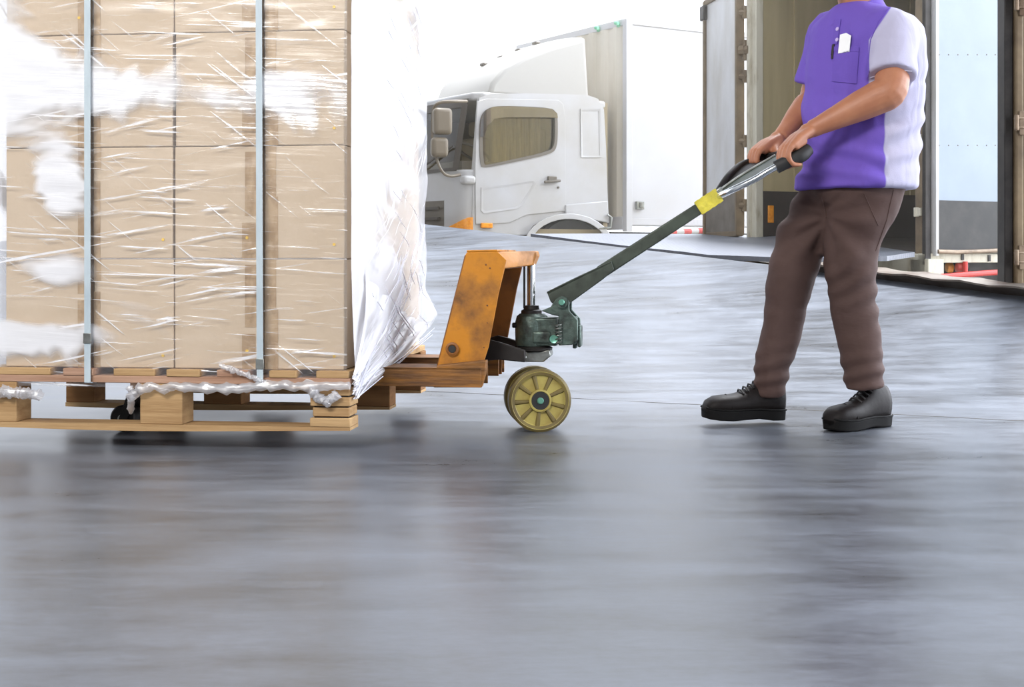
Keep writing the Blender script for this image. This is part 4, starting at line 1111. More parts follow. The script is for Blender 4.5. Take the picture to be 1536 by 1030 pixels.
# right leaf folded along the side, with scuffed lower panel
v1 = AF.atu(1506, 200, -.09).y
zR0 = AF.atu(1395, 378, -.09).z; zK = AF.atu(1395, 300, -.09).z
q = Q(); q.bx(-.10, -.07, .02, v1, zR0, ztop+.05); dr2 = q.build('door_leaf', M['doorwhite'], ca)
q = Q(); q.bx(-.106, -.1, .05, v1-.01, zR0+.02, zK); q.build('scuffed_panel', M['scuff'], dr2)
q = Q(); q.bx(-.115, -.06, .015, .045, zR0-.03, ztop+.05); q.build('leaf_edging', M['doorpan'], dr2, bevel=.004)
q = Q(); q.tube([(-.115, .03, zR0+.005), (-.12, v1*.3, zR0-.0), (-.12, v1*.7, zR0+.008), (-.12, v1-.01, zR0+.018)], .017, 10); q.build('bottom_rail', M['rail'], dr2)
for y in (82, 218):
    for x in (1409, 1423, 1437, 1452, 1466, 1480, 1493):
        p = AF.atu(x, y, -.101); q = Q(); q.lathe((-.099, p.y, p.z), (-1, 0, 0), [(.006, 0), (.005, .004)], 8); q.build('rivet', M['tgrey'], dr2)
for y in (208, 318):
    p = AF.at(1376, y, -.04); q = Q(); q.tube([(p.x, -.05, p.z-.035), (p.x, -.05, p.z+.035)], .02, 10); q.bx(p.x-.05, p.x, -.06, -.03, p.z-.03, p.z+.03); q.build('hinge', M['cream'], dr2, bevel=.004)
for x, y in ((1480, 386), (1440, 384)):
    p = AF.atu(x, y, -.06); q = Q(); q.bx(-.09, -.06, p.y-.012, p.y+.012, p.z-.03, p.z+.02); q.build('tie_hook', M['dark'], dr2)
# chassis below: beam, corner leg, lamps, guard bars
q = Q(); za, zb2 = AF.atu(1393, 380, -.06).z, AF.atu(1393, 394, -.06).z
q.bx(-.08, 0, -.06, L_, zb2, za); q.build('side_beam', M['cream'], ca, bevel=.005)
z0 = AF.at(1385, 424, -.06).z-.2
for (ua, ub_, vb_) in ((ur0-.06, ur1+.03, .10), (ur1+.5, ur1+.57, .05), (ur1+1.3, ur1+1.37, .05)):
    q = Q(); q.bx(ua, ub_, -.06, vb_, z0, zb2+.03); q.build('support_leg', M['cream'], ca, bevel=.006)
q = Q(); q.bx(.12, Wd-.1, .45, L_, -.1, .52); q.bx(.0, .12, 1.0, L_, -.1, .50); q.build('chassis_frame', M['dark'], ca)
for x in (1422, 1437):
    p = AF.at(x, 401, .32); q = MB(lambda p_: AF.w(p_)-ra)
    q.lathe((p.x, .32, p.z), (.35, -.94, 0), [(.04, -.03), (.040, 0), (.034, .012), (.018, .018)], 18); q.build('tail_lamp', M['lens_o'] if x < 1430 else M['lens_r'], ca)
    q = MB(TA); q.lathe((p.x-.01, .35, p.z), (.35, -.94, 0), [(.045, -.04), (.045, -.0)], 18); q.build('lamp_housing', M['dark'], ca)
q = Q(); pts = [AF.atu(x, y, -.12) for x, y in ((1405, 424), (1412, 415), (1432, 413), (1470, 410), (1500, 408), (1530, 405))]
for k in range(5): q.tube([pts[k], pts[k+1]], .022, 10, m=(1, 0, 0, 0, 1)[k] if k != 4 else 1)
q.tube([AF.atu(1448, 392, -.10), AF.atu(1448, 432, -.10)], .018, 8)
q.build('guard_bar', [M['red'], M['cream']], ca)

# ---- the next trailer's door post at the right edge
r0 = P(1512, 436, 7.85); rb = Vector((r0.x, r0.y, -.55))
tp = empty('trailer_door', rb, 'brown framed trailer door with hinges standing at the right edge of the dock', 'door')
W0 = lambda x, D=7.85: (x-CX)/F*D
q = MB(lambda p: p-rb)
q.bx(W0(1505), W0(1518), 7.83, 7.95, -.4, 3.2); q.build('dark_post', M['dark'], tp, bevel=.006)
q = MB(lambda p: p-rb); q.bx(W0(1519), W0(1531), 7.80, 7.92, -.4, 3.2); q.bx(W0(1531), W0(1536)+.02, 7.84, 7.9, -.4, 3.2); q.build('door_frame', M['bumper'], tp, bevel=.012)
q = MB(lambda p: p-rb); q.bx(W0(1540), W0(1760), 7.85, 7.89, -.3, 3.2); q.build('door_panel', M['doorpan'], tp)
for y in (6, 185, 386):
    z = CH+(HY-y)/F*7.8; q = MB(lambda p: p-rb)
    q.bx(W0(1515), W0(1528), 7.76, 7.80, z+.022, z+.032); q.bx(W0(1515), W0(1528), 7.76, 7.80, z-.032, z-.022); q.tube([(W0(1516.5), 7.76, z-.045), (W0(1516.5), 7.76, z+.045)], .014, 10)
    q.bx(W0(1522), W0(1533), 7.775, 7.80, z-.07, z+.07); h = q.build('hinge', M['rail'], tp, bevel=.004)

# ---- dock plate
def pw(x, y, D): return P(x, y, D)
poly = [pw(796, 350.5, 11.75), pw(905, 350, 12.6), pw(1060, 351, 12.9), pw(1182, 353, 12.0), pw(1290, 366, 10.8), pw(1372, 378, 9.95), pw(1330, 384, 9.45), pw(1182, 386, 9.35), pw(1062, 382, 9.85), pw(1022, 377, 10.15), pw(952, 370, 10.6), pw(870, 360, 11.2)]
c_ = sum(poly, Vector())/len(poly)
q = MB(lambda p: p-c_); q._add(poly+[p-Vector((0, 0, .035)) for p in poly]+[c_, c_-Vector((0, 0, .035))], [(i, (i+1) % 12, 24) for i in range(12)]+[(12+(i+1) % 12, 12+i, 25) for i in range(12)]+[(i, 12+i, 12+(i+1) % 12, (i+1) % 12) for i in range(12)])
o = q.build('dock_plate', [M['plate']], smooth=20); o.location = c_
tag(o, 'grey checkered steel dock plate bridging the floor edge and the open cargo truck', 'dock plate')
q = MB(lambda p: p-c_)
for k, (x, y, D) in enumerate(((900, 372, 11.2), (960, 380, 10.7), (1020, 386, 10.3), (1090, 392, 9.8), (1130, 396, 9.6))):
    p = pw(x, y, D); q.box((p.x, p.y+.1, p.z-.12), (.10+.04*(k % 2), .12, .30))
q.tube([pw(885, 368, 11.3), pw(960, 378, 10.8), pw(1060, 391, 10.0), pw(1165, 401, 9.5)], .03, 6)
q.build('plate_support', M['bumper'], o, bevel=.006)

# ================================================================== WORKER
def el(c, a, b, yaw=0.0, n=28, pw_=2.3, tilt=None):
    """ring: superellipse with half axes a (along shoulder line), b (front to back)"""
    out = []
    for k in range(n):
        t = 2*pi*k/n; ct, st_ = cos(t), sin(t)
        x = a*abs(ct)**(2/pw_)*(1 if ct >= 0 else -1); y = b*abs(st_)**(2/pw_)*(1 if st_ >= 0 else -1)
        out.append(Vector((c.x+x*cos(yaw)-y*sin(yaw), c.y+x*sin(yaw)+y*cos(yaw), c.z+(tilt.x*(x*cos(yaw)-y*sin(yaw))+tilt.y*(x*sin(yaw)+y*cos(yaw)) if tilt else 0))))
    return out
YAW = radians(-50)        # shoulder line direction: toward the camera at image right
per = empty('person', (P(1255, 640, 4.43).x, 4.43, 0), 'worker in purple and white polo shirt and brown trousers pulling the pallet jack handle', 'person')
pl0 = per.location.copy()
TP = lambda p: p-pl0
def tilt_for(dx): return None
# torso profile (picture row, centre column, half axes, distance)
TOR = [(284, 1283, .196, .172, 4.43), (264, 1286, .192, .166, 4.43), (240, 1291, .188, .158, 4.43), (215, 1293, .188, .158, 4.43), (190, 1293, .192, .162, 4.43), (160, 1296, .195, .160, 4.43),
       (130, 1297, .198, .155, 4.43), (100, 1298, .202, .148, 4.43), (72, 1298, .205, .140, 4.43), (48, 1297, .200, .128, 4.43), (32, 1295, .175, .112, 4.43), (20, 1291, .125, .092, 4.43), (12, 1287, .085, .076, 4.43), (6, 1284, .060, .060, 4.43)]
def torso(mb, grow=0.0, sub=1.0, rows=None):
    rs = []
    for py, cx, a, b, D in (rows or TOR):
        rs.append(el(P(cx, py, D), a*sub+grow, b*sub+grow, YAW))
    mb.loft(rs)
NS = P(1338, 44, 4.30); NEb = P(1338, 136, 4.20); NWr = P(1217, 194, 4.235)
FS = P(1243, 46, 4.56); FEb = P(1219, 148, 4.60); FWr = P(1171, 206, 4.48)
def limb(mb, pts, n=18, flat=1.0): 
    path = [Vector(p[0]) for p in pts]; rr = [p[1] for p in pts]
    mb.tube(path, rr, n, flat=flat)
def sphere(mb, c, r, sx=1, sy=1, sz=1, n=16, R=None):
    c = Vector(c); pts = []
    for i in range(1, n):
        th = pi*i/n
        ring = []
        for j in range(n*2):
            ph = pi*j/n; v = Vector((sin(th)*cos(ph)*sx, sin(th)*sin(ph)*sy, cos(th)*sz))*r
            if R is not None: v = R @ v
            ring.append(c+v)
        pts.append(ring)
    mb.loft(pts)
def sline(pts, n=5):
    """smooth a list of (Vector, radius)"""
    ps = smooth_path([Vector(p[0]) for p in pts], n); rs = []
    for i in range(len(pts)-1):
        for k in range(n): rs.append(pts[i][1]*(1-k/n)+pts[i+1][1]*k/n)
    rs.append(pts[-1][1]); return list(zip(ps, rs))

# ---- body: one continuous skin
B_ = MB()
torso(B_, 0, .86, [r for r in TOR])
headC = P(1268, -62, 4.40)
face = Vector((-.86, -.50, -.08)).normalized()              # looks where he pulls from
side = face.cross(Vector((0, 0, 1))).normalized(); upv = side.cross(face)
B_.tube([P(1290, 40, 4.43), P(1285, 5, 4.43), P(1278, -30, 4.42)], [.062, .058, .060], 20)
RH = Matrix((side, -face, upv)).transposed()
def hd(x, y, z): return headC+side*x+face*y+upv*z
sphere(B_, hd(0, -.012, .035), .1, .76, .95, .92, 16, RH)                 # cranium
sphere(B_, hd(0, .018, -.045), .1, .60, .72, .78, 16, RH)                # face and jaw
sphere(B_, hd(0, .060, -.098), .034, 1.05, .8, .75, 10, RH)              # chin
B_.tube([hd(0, .092, .008), hd(0, .105, -.020), hd(0, .112, -.036)], [.008, .012, .015], 10)   # nose
for s_ in (-1, 1):
    sphere(B_, hd(.015*s_, .098, -.040), .010, 1, 1, .8, 8, RH)
    sphere(B_, hd(.074*s_, -.008, -.018), .03, .28, .62, 1.0, 10, RH)      # ears
    B_.tube([hd(.014*s_, .086, .020), hd(.034*s_, .083, .025), hd(.052*s_, .066, .020)], [.007, .009, .006], 8)  # brow
    sphere(B_, hd(.034*s_, .050, -.035), .032, 1, .8, .8, 10, RH)          # cheek
B_.tube([hd(-.026, .078, -.070), hd(0, .090, -.067), hd(.026, .078, -.070)], [.005, .008, .005], 8)
B_.tube([hd(-.022, .077, -.078), hd(0, .088, -.079), hd(.022, .077, -.078)], [.005, .009, .005], 8)
# arms
limb(B_, sline([(NS+Vector((-.05, .04, .0)), .060), (NS, .062), (NS.lerp(NEb, .5), .056), (NEb+Vector((-.004, 0, .004)), .053), (NEb.lerp(NWr, .18), .054), (NEb.lerp(NWr, .40), .049), (NEb.lerp(NWr, .68), .038), (NEb.lerp(NWr, .9), .030), (NWr, .028)]))
limb(B_, sline([(FS+Vector((.05, -.02, 0)), .055), (FS, .056), (FS.lerp(FEb, .5), .050), (FEb, .046), (FEb.lerp(FWr, .22), .047), (FEb.lerp(FWr, .5), .041), (FEb.lerp(FWr, .8), .031), (FWr, .027)]))
def hand(mb, W, C, axis, fwd, up, thumb, br=.0165, curl=1.0):
    """W wrist, C centre of the bar, axis along the bar from little finger to index side, fwd where knuckles point"""
    axis = axis.normalized(); fwd = (fwd-axis*fwd.dot(axis)).normalized(); up = (up-axis*up.dot(axis)-fwd*up.dot(fwd)).normalized()
    offs = (-.033, -.011, .011, .032); ln = (.84, .97, 1.0, .94); rad = (.0082, .0092, .0096, .0093)
    for i_, (o_, l, r) in enumerate(zip(offs, ln, rad)):
        kn = C+axis*o_+fwd*.012+up*(br+.020+.003*(1.5-abs(i_-1.5)))
        p1 = C+axis*(o_*1.0)+fwd*(br+.019)*l+up*(br*.35+.004)
        p2 = C+axis*(o_*.96)+fwd*(br+.010)*l-up*(br*.9+.002)
        p3 = C+axis*(o_*.92)-fwd*(.006)-up*(br+.010)
        w0 = W+axis*(o_*.55)
        limb(mb, [(w0, .017), (w0.lerp(kn, .5)+up*.004, .0165), (kn-(kn-w0).normalized()*.012, .0135)], 12)
        limb(mb, [(w0.lerp(kn, .35)-up*.012, .014), (w0.lerp(kn, .85)-up*.010, .011)], 10)
        limb(mb, [(kn-(kn-w0).normalized()*.014, .0125), (kn, r*1.22), (kn.lerp(p1, .5)+up*.002+fwd*.003, r*1.03), (p1, r*1.08), (p1.lerp(p2, .5)+fwd*.002, r*.97), (p2, r*1.0), (p2.lerp(p3, .6)-up*.001, r*.92), (p3, r*.72)], 12)
    tb = C+axis*(.043*thumb)
    limb(mb, sline([(W+axis*.018*thumb-up*.004, .017), (W.lerp(tb, .45)+axis*.016*thumb-up*.006, .0175), (tb-fwd*(br+.016)+up*.002+axis*.006*thumb, .0125), (tb-fwd*(br+.002)-up*(br+.006), .0105), (tb+fwd*.012-up*(br+.011), .0088)], 4), 12)
    sphere(mb, W, .027, 1, 1, .95, 10)
NC = P(1188, 236, 4.205); FC = P(1144, 240, 4.42)
axg = (FC-NC)
hand(B_, NWr+Vector((-.012, 0, -.006)), NC+Vector((.004, 0, 0)), axg, Vector((-1, 0, -.35)), Vector((-.25, 0, 1)), 1)
hand(B_, FWr+Vector((-.010, 0, -.004)), FC+Vector((.0, 0, 0)), -axg, Vector((-1, 0, -.45)), Vector((-.35, 0, 1)), 1, .0165)
# legs inside the trousers
LGF = [(262, 1262, .105, 4.46), (305, 1240, .104, 4.47), (350, 1207, .088, 4.49), (375, 1198, .086, 4.49), (398, 1191, .087, 4.49), (432, 1183, .080, 4.49), (458, 1178, .073, 4.49), (485, 1174, .069, 4.49), (515, 1167, .069, 4.49), (544, 1159, .066, 4.49), (572, 1156, .058, 4.49), (592, 1155, .050, 4.50)]
LGN = [(262, 1303, .128, 4.41), (292, 1298, .122, 4.39), (310, 1292, .115, 4.385), (330, 1285, .106, 4.38), (362, 1279, .096, 4.38), (400, 1276, .088, 4.38), (432, 1278, .080, 4.38), (458, 1280, .076, 4.38), (485, 1284, .075, 4.38), (515, 1290, .074, 4.38), (545, 1294, .070, 4.38), (570, 1296, .066, 4.38), (583, 1297, .063, 4.38)]
for LG in (LGF, LGN):
    limb(B_, [(P(x, y, D), r*.74) for y, x, r, D in LG])
body_me = remeshed(B_, .0042, 3)
body_me.transform(Matrix.Translation(-pl0)); body_me.materials.append(M['skin'])
body = bpy.data.objects.new('body', body_me); COL.objects.link(body); body.parent = per
# hair, eyes
q = MB(TP)
sphere(q, hd(0, -.022, .048), .1, .80, .96, .90, 14, RH)
sphere(q, hd(0, -.045, -.005), .074, .92, .78, .95, 12, RH)
q.build('hair', M['hair'], per)
M['eye'] = mat('eye', (240, 238, 232), .2); M['iris'] = mat('iris', (44, 28, 20), .2)
for s_ in (-1, 1):
    q = MB(TP); sphere(q, hd(.031*s_, .0655, .003), .0115, 1, 1, .7, 10, RH); e_ = q.build('eye', M['eye'], per)
    q = MB(TP); sphere(q, hd(.031*s_, .0735, .003), .0048, 1, .7, 1, 8, RH); q.build('iris', M['iris'], e_)

# ---- folds in cloth
def ridge(p, sc, ax, sd_):
    """long soft creases: noise stretched along an axis"""
    t = p.copy(); al = t.dot(ax); t = t-ax*al*.72
    n_ = noise.noise(t*sc+Vector((sd_, 0, 0)))
    return max(0, 1-abs(n_)*3.2)**1.4
def seg_ramp(x, a, b): return max(0, min(1, (x-a)/(b-a)))
# ---- shirt
S_ = MB()
torso(S_, .004, 1.0)
limb(S_, sline([(NS+Vector((-.08, .06, -.03)), .085), (NS+Vector((-.02, .015, -.004)), .082), (NS+Vector((.004, -.004, -.03)), .080), (NS.lerp(NEb, .42), .079), (NS.lerp(NEb, .62)+Vector((-.002, 0, 0)), .080), (NS.lerp(NEb, .80)+Vector((-.002, 0, 0)), .081)]), 24)
limb(S_, sline([(FS+Vector((.08, -.04, -.03)), .070), (FS+Vector((.006, 0, -.002)), .074), (FS.lerp(FEb, .4), .070), (FS.lerp(FEb, .84)+Vector((-.010, 0, .0)), .070)]), 24)
sh_me = remeshed(S_, .0065, 9)
n_dir = Vector((-cos(radians(40)), -sin(radians(40)), 0)); s_dir = Vector((cos(radians(50)), -sin(radians(50)), 0))
tc_ = P(1293, 150, 4.43)
vcos = [v.co.copy() for v in sh_me.vertices]; nors = [v.normal.copy() for v in sh_me.vertices]
def px_of(p): return (CX+p.x/p.y*F, HY-(p.z-CH)/p.y*F)
for v, c, nn_ in zip(sh_me.vertices, vcos, nors):
    x, y = px_of(c)
    low = seg_ramp(y, 110, 230)
    nz_ = noise.noise(c*4+Vector((1, 5, 2)))*2.4; n2 = noise.noise(c*3+Vector((4, 0, 8)))
    d = 0
    an = atan2(y-150, 1312-x+1e-3); rr_ = hypot(x-1312, y-150)                            # drags fanning from the near armpit
    d += .0095*exp(-((rr_-85)/50)**2)*sin(an*9+nz_)*(.8+.7*n2)*seg_ramp(y, 118, 160)*(1-seg_ramp(x, 1300, 1330))
    if x > 1312 and y > 150: d += .0065*sin((y+.3*(x-1350))*.17+nz_*.7)*seg_ramp(x, 1312, 1340)*seg_ramp(y, 150, 175)*(1-seg_ramp(y, 235, 262))
    if c.y < 4.5: d += .0065*sin((x-1220)*.13+y*.012+nz_)*(1-seg_ramp(x, 1285, 1315))*seg_ramp(y, 25, 80)*(1-seg_ramp(y, 150, 215))   # long drapes down the chest
    if x < 1330: d += .0080*sin((y-.35*x)*.16+nz_)*seg_ramp(y, 205, 230)*(1-seg_ramp(y, 262, 282))
    if y > 225: d += .004*seg_ramp(y, 225, 270)
    if x > 1300 and y < 125: d += .0035*sin(((x-1340)*.5+(y-60)*.9)*.12+nz_)*seg_ramp(y, 50, 90)
    d += .0010*noise.noise(c*40)
    v.co = c+nn_*(d-.001)
relax(sh_me, 2)
# hem: cut the closed bottom flat and keep a clean hem line
sh_me.update()
def polo_material():
    m, N, L, Bs = nodes('polo_pique')
    at_ = N.new('ShaderNodeAttribute'); at_.attribute_name = 'panel'
    mr = N.new('ShaderNodeMapRange')
    for i_, x_ in enumerate((.488, .512, 0, 1)): mr.inputs[i_+1].default_value = x_
    L.new(at_.outputs['Fac'], mr.inputs[0])
    mx = N.new('ShaderNodeMix'); mx.data_type = 'RGBA'; mx.inputs[6].default_value = s2l((112, 88, 182)); mx.inputs[7].default_value = s2l((182, 179, 202))
    L.new(mr.outputs[0], mx.inputs[0]); L.new(mx.outputs[2], Bs.inputs['Base Color'])
    Bs.inputs['Roughness'].default_value = .85; Bs.inputs['Specular IOR Level'].default_value = .2
    tc = N.new('ShaderNodeTexCoord')
    wz = N.new('ShaderNodeTexNoise'); wz.inputs['Scale'].default_value = 11; wz.inputs['Detail'].default_value = 2; wz.inputs['Distortion'].default_value = .6
    wm_ = N.new('ShaderNodeMapping'); wm_.inputs['Scale'].default_value = (1.1, 1, .45); L.new(tc.outputs['Object'], wm_.inputs[0]); L.new(wm_.outputs[0], wz.inputs['Vector'])
    wb_ = N.new('ShaderNodeBump'); wb_.inputs['Strength'].default_value = .8; wb_.inputs['Distance'].default_value = .014; L.new(wz.outputs[0], wb_.inputs['Height'])
    v_ = N.new('ShaderNodeTexVoronoi'); v_.inputs['Scale'].default_value = 320; L.new(tc.outputs['Object'], v_.inputs['Vector'])
    bp = N.new('ShaderNodeBump'); bp.inputs['Strength'].default_value = .15; bp.inputs['Distance'].default_value = .002; L.new(v_.outputs['Distance'], bp.inputs['Height']); L.new(wb_.outputs[0], bp.inputs['Normal']); L.new(bp.outputs[0], Bs.inputs['Normal'])
    return m
sh_me.materials.append(polo_material())
arm_ax = (NEb-NS).normalized()
pa = sh_me.attributes.new('panel', 'FLOAT', 'POINT')
for v in sh_me.vertices:
    c = v.co; x, y = px_of(c)
    r = Vector((c.x-P(1293, y, 4.43).x, c.y-4.43, 0)); ph = math.degrees(atan2(r.dot(n_dir), r.dot(s_dir)))
    t = (c-NS).dot(arm_ax)
    lx = 1347-(y+4)*.68 if y < 60 else 1303.5
    slv = min((x-lx), (4.50-c.y)*200) if y < 165 else -50          # the near sleeve
    side_ = max(33-ph, ph-150)*1.5
    if y < 60: side_ = min(side_, 4.0) if c.y > 4.43 else -50
    if x < 1245 and y < 160: side_ = -50
    val = max(slv, side_)
    pa.data[v.index].value = max(0, min(1, .5+val/100))
sh_me.transform(Matrix.Translation(-pl0))
for p in sh_me.polygons: p.use_smooth = True
shirt = bpy.data.objects.new('polo_shirt', sh_me); COL.objects.link(shirt); shirt.parent = per
sb = BVHTree.FromPolygons([v.co+pl0 for v in sh_me.vertices], [tuple(p.vertices) for p in sh_me.polygons])
def onshirt(name, quad, o0, o1, mt, nu=10, nv=10, par=None, bev=0):
    q = patch(sb, quad, o0, o1, nu, nv); q.v = [p-pl0 for p in q.v]
    return q.build(name, mt, par or shirt, smooth=45, bevel=bev)
onshirt('pocket', [(1251, 70), (1289, 71), (1285, 126), (1249, 122)], .0005, .004, M['purple'], 14, 18)
onshirt('pocket_hem', [(1251, 70), (1289, 71), (1288.6, 78), (1250.6, 77)], .003, .0055, M['purple'], 14, 3)
onshirt('placket', [(1252, 30), (1262, 29), (1257, 66), (1249, 66)], .0005, .0035, M['purple'], 4, 20)
for x, y in ((1257.5, 44), (1257, 60)):
    l, n_ = hit(sb, x, y)
    if l is None: continue
    q = MB(TP); q.lathe(l, n_, [(.0065, .003), (.0065, .006), (.004, .0066)], 14); q.build('button', M['button'], shirt)
# collar
q = MB(TP); rr = []
for k in range(25):
    t = radians(100+ (k/24)*340 - 80); a = Vector((cos(t), sin(t), 0))
    c0 = P(1285, 8, 4.43); 
    fr_ = a.dot(n_dir); c1 = c0+Vector((0, 0, -.034*fr_-.016)); pA = c1+Vector((a.x*.068, a.y*.068, .026)); pB = c1+Vector((a.x*(.092+.012*max(0, fr_)), a.y*(.092+.012*max(0, fr_)), -.012-.016*max(0, fr_)**4))
    rr.append([pA, pB, pB+a*.004, pA+a*.005+Vector((0, 0, .004))])
q.loft(rr); q.build('collar', M['purple'], shirt, smooth=50)
# seam tubes on the shirt: near sleeve seam, side seam, sleeve hem, lower hem
def surf_tube(name, bv, pxs, r, mt, par, off=.0006, nn=24):
    out = []
    for i in range(len(pxs)-1):
        for k in range(nn//(len(pxs)-1)+1):
            a, b = Vector(pxs[i]), Vector(pxs[i+1]); p = a.lerp(b, k/(nn//(len(pxs)-1)+1)); l, n_ = hit(bv, p.x, p.y)
            if l is not None and (not out or (l-out[-1]).length < .06): out.append(l+n_*off)
    if len(out) > 2:
        q = MB(TP); q.tube(out, r, 6); q.build(name, mt, par)
surf_tube('sleeve_seam', sb, [(1338, 8), (1318, 32), (1306, 60), (1303, 90), (1304, 112)], .0016, M['purple'], shirt)
surf_tube('sleeve_hem', sb, [(1306, 116), (1330, 109), (1352, 105), (1370, 107)], .0014, M['white'], shirt)

# paper slips and pen carried in the pocket
l, n_ = hit(sb, 1268, 66)
tan = n_.cross(Vector((0, 0, 1))).normalized()*-1
if tan.x < 0: tan = -tan
o = empty('note_paper', l, 'folded white slips of paper sticking out of the shirt pocket', 'paper')
RR = Matrix((tan, n_, tan.cross(n_)*-1)).transposed()
upn = Vector((0, 0, 1))-n_*n_.z; upn.normalize()
q = MB(); 
def qd(u, w_, o_): return tan*u+upn*w_+n_*o_
q._add([qd(-.022, -.03, .004), qd(.026, -.03, .004), qd(.028, .022, .007), qd(.006, .034, .007), qd(-.020, .032, .007), qd(-.022, -.03, .0055), qd(.026, -.03, .0055), qd(.028, .022, .0085), qd(.006, .034, .0085), qd(-.020, .032, .0085)],
       [(0, 1, 2, 3, 4), (9, 8, 7, 6, 5), (0, 5, 6, 1), (1, 6, 7, 2), (2, 7, 8, 3), (3, 8, 9, 4), (4, 9, 5, 0)])
q.build('sheet', M['paper'], o, smooth=0)
q = MB(); q._add([qd(.0, -.03, .0095), qd(.030, -.028, .0095), qd(.031, .016, .0115), qd(.004, .020, .0115), qd(.0, -.03, .0105), qd(.030, -.028, .0105), qd(.031, .016, .0125), qd(.004, .020, .0125)], [(0, 1, 2, 3), (7, 6, 5, 4), (0, 4, 5, 1), (1, 5, 6, 2), (2, 6, 7, 3), (3, 7, 4, 0)])
q.build('sheet', M['paper'], o, smooth=0)
l, n_ = hit(sb, 1251, 75)
q = MB(); q.tube([upn*.018+n_*.006, upn*-.03+n_*.005], .0038, 10); q.tube([upn*.014+n_*.011, upn*-.02+n_*.010], .0014, 6); q.tube([upn*.014+n_*.006, upn*.014+n_*.011], .0016, 6)
pe = q.build('pen', M['dark']); pe.location = l; tag(pe, 'dark pen clipped to the edge of the purple shirt pocket', 'pen')

# ---- trousers
R_ = MB()
rs = []
for py, cx, a, b in ((245, 1287, .166, .138), (262, 1286, .172, .146), (278, 1282, .176, .148), (294, 1277, .166, .142), (308, 1274, .140, .125)):
    rs.append(el(P(cx, py, 4.43), a, b, YAW))
R_.loft(rs)
for LG in (LGF, LGN):
    limb(R_, sline([(P(x, y, D), r) for y, x, r, D in LG], 3), 28)
tr_me = remeshed(R_, .0065, 6)
tnor = [v.normal.copy() for v in tr_me.vertices]
for v, nn_ in zip(tr_me.vertices, tnor):
    c = v.co.copy(); x, y = px_of(c)
    near = x > 1232 and not (y > 330 and x < 1236)
    d = .0015*noise.noise(c*30)
    nz_ = noise.noise(c*5+Vector((3, 0, 1 if near else 7)))*2.2; n2 = noise.noise(c*3.3+Vector((9, 2, 0)))
    ky, kx0, sl = (440, 1280, .55) if near else (432, 1185, -.50)
    env = exp(-((y-ky)/42)**2)
    d += .0090*env*sin((y-ky)*.17+(x-kx0)*sl*.22+nz_*1.7)*(.45+1.5*n2)                       # knee folds
    d += .0042*exp(-((y-(560 if near else 562))/34)**2)*sin(y*.26+(x-kx0)*.05+nz_*1.2)   # stacking above the shoe
    an = atan2(y-(322 if near else 326), (x-1238)*(1 if near else -1)+6)
    rr_ = hypot(x-1238, y-324)
    d += .0075*exp(-((rr_-55)/48)**2)*sin(an*9+nz_*.8)*seg_ramp(y, 270, 310)*seg_ramp(abs(x-1238), 2, 14)                          # drags fanning from the crotch
    d += .0030*sin((x-kx0)*.11+nz_+y*.01)*exp(-((y-510)/60)**2)
    v.co = c+nn_*(d-.002)
relax(tr_me, 2)
tr_me.transform(Matrix.Translation(-pl0)); tr_me.materials.append(M['trouser'])
for p in tr_me.polygons: p.use_smooth = True
trs = bpy.data.objects.new('trousers', tr_me); COL.objects.link(trs); trs.parent = per
tb_ = BVHTree.FromPolygons([v.co+pl0 for v in tr_me.vertices], [tuple(p.vertices) for p in tr_me.polygons])
surf_tube('outer_seam', tb_, [(1340, 285), (1330, 330), (1312, 380)], .0013, M['trouser'], trs)
surf_tube('pocket_seam', tb_, [(1296, 290), (1309, 320), (1318, 340)], .0014, M['trouser'], trs)
surf_tube('fly_seam', tb_, [(1233, 294), (1237, 310), (1240, 328)], .0024, M['trouser'], trs)
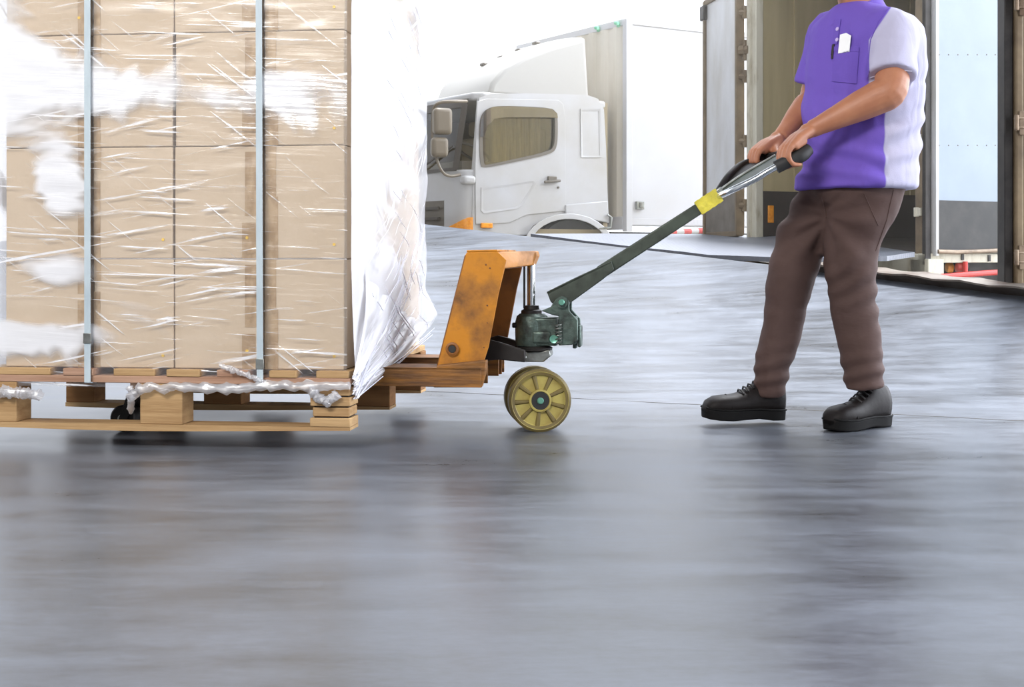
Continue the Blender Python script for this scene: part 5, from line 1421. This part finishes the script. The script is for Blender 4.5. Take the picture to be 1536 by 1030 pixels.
# ---- shoes
def shoe(heel, direction, pitch, name_label, Lg=.288, toe_up=0.0, far=False):
    """heel: ground point under the heel; direction: plan direction of the toe"""
    dx = Vector((direction[0], direction[1], 0)).normalized(); dz = Vector((0, 0, 1)); dy = dz.cross(dx)
    ca, sa = cos(pitch), sin(pitch)
    fx = dx*ca+dz*sa; fz_ = -dx*sa+dz*ca
    def G(x, y, z):
        return heel+fx*x+dy*y+fz_*z-pl0
    so = MB(); rings = []
    W_ = [(0, .026, .0), (.012, .034, 0), (.05, .038, 0), (.10, .036, .004), (.15, .043, .004), (.20, .049, 0), (.245, .046, .002), (.275, .034, .006), (.288, .018, .011)]
    for x, w_, b in W_:
        b2 = .006 if .085 < x < .14 else b*.8
        rings.append([G(x, -w_, b2), G(x, w_, b2), G(x, w_+.004, .034+b*.7), G(x, -w_-.004, .034+b*.7)])
    so.loft(rings)
    so_ = MB(); 
    up = MB(); rings = []
    prof_ = [(-.002, .024, .120), (.006, .033, .135), (.03, .038, .142), (.06, .040, .142), (.085, .041, .136), (.105, .041, .124), (.13, .042, .108), (.16, .045, .094), (.19, .0485, .086), (.22, .050, .084), (.25, .047, .080), (.274, .038, .068), (.288, .022, .048)]
    for x, w_, h in prof_:
        r = []
        for k in range(20):
            t = 2*pi*k/20; cs_, sn = cos(t), sin(t)
            yy = w_*abs(cs_)**(.75)*(1 if cs_ >= 0 else -1)
            wf = 1-.25*max(0, sn)*(h > .09)
            zz = .022+(h-.022)*(.5+.5*abs(sn)**.8*(1 if sn >= 0 else -1))
            r.append(G(x, yy*wf, zz))
        rings.append(r)
    up.loft(rings)
    u_ = up.build('shoe', M['shoe'], per, smooth=60)
    so.build('shoe_sole', M['sole'], u_, bevel=.004, smooth=40)
    wl2 = MB(); pts = []
    for x, w_, b in W_: pts.append(G(x, -w_-.003, .036+b*.7))
    wl2.tube(pts, .0035, 6); pts = [G(x, w_+.003, .036+b*.7) for x, w_, b in W_]; wl2.tube(pts, .0035, 6)
    wl2.build('welt', M['sole'], u_)
    for k in range(4):
        x = .105+.018*k; h = .126-.52*(x-.105)*1.0+.003
        lc = MB(); lc.tube([G(x-.004, -.026, h-.012), G(x, -.012, h+.000), G(x+.002, .012, h+.000), G(x-.004, .026, h-.012)], .0032, 6); lc.build('shoe_lace', M['black'], u_)
    tc2 = MB(); tc2.tube([G(.205, -.050, .040), G(.208, -.044, .070), G(.210, 0, .086), G(.208, .044, .070), G(.205, .050, .040)], .0016, 6); tc2.build('toe_seam', M['sole'], u_)
    tg = MB(); tg.tube([G(.09, -.012, .125), G(.084, -.012, .150)], .010, 8, flat=.4); tg.build('shoe_tongue', M['shoe'], u_)
    return u_
hN = P(1330, 640, 4.43); hN.z = 0
shoe(Vector((P(1328, 640, 4.47).x, 4.47, 0)), (-.80, -.60), 0, 'near')
hF = Vector((P(1174, 632, 4.52).x, 4.53, .012))
shoe(hF, (-.96, -.26), radians(1.5), 'far')

# ================================================================== HAZE over the yard
hm = bpy.data.materials.new('haze'); hm.use_nodes = True
hn = hm.node_tree.nodes; hl = hm.node_tree.links; hn.remove(hn['Principled BSDF'])
hv = hn.new('ShaderNodeVolumeScatter'); hv.inputs['Color'].default_value = (1.0, .95, .86, 1); hv.inputs['Density'].default_value = .022; hv.inputs['Anisotropy'].default_value = .35
hl.new(hv.outputs[0], hn['Material Output'].inputs['Volume'])
q = MB(); q.prism([(-9, 27, -.5), (-9, 26, -.5), (-1.5, 13.2+1, -.5), (3.2, 8.1, -.5), (7, 8.1, -.5), (14, 27, -.5)], (0, 0, 8.5))
hz = q.build('haze', hm, smooth=0); tag(hz, kind='stuff', label='thin warm haze hanging over the truck yard beyond the dock', cat='haze')
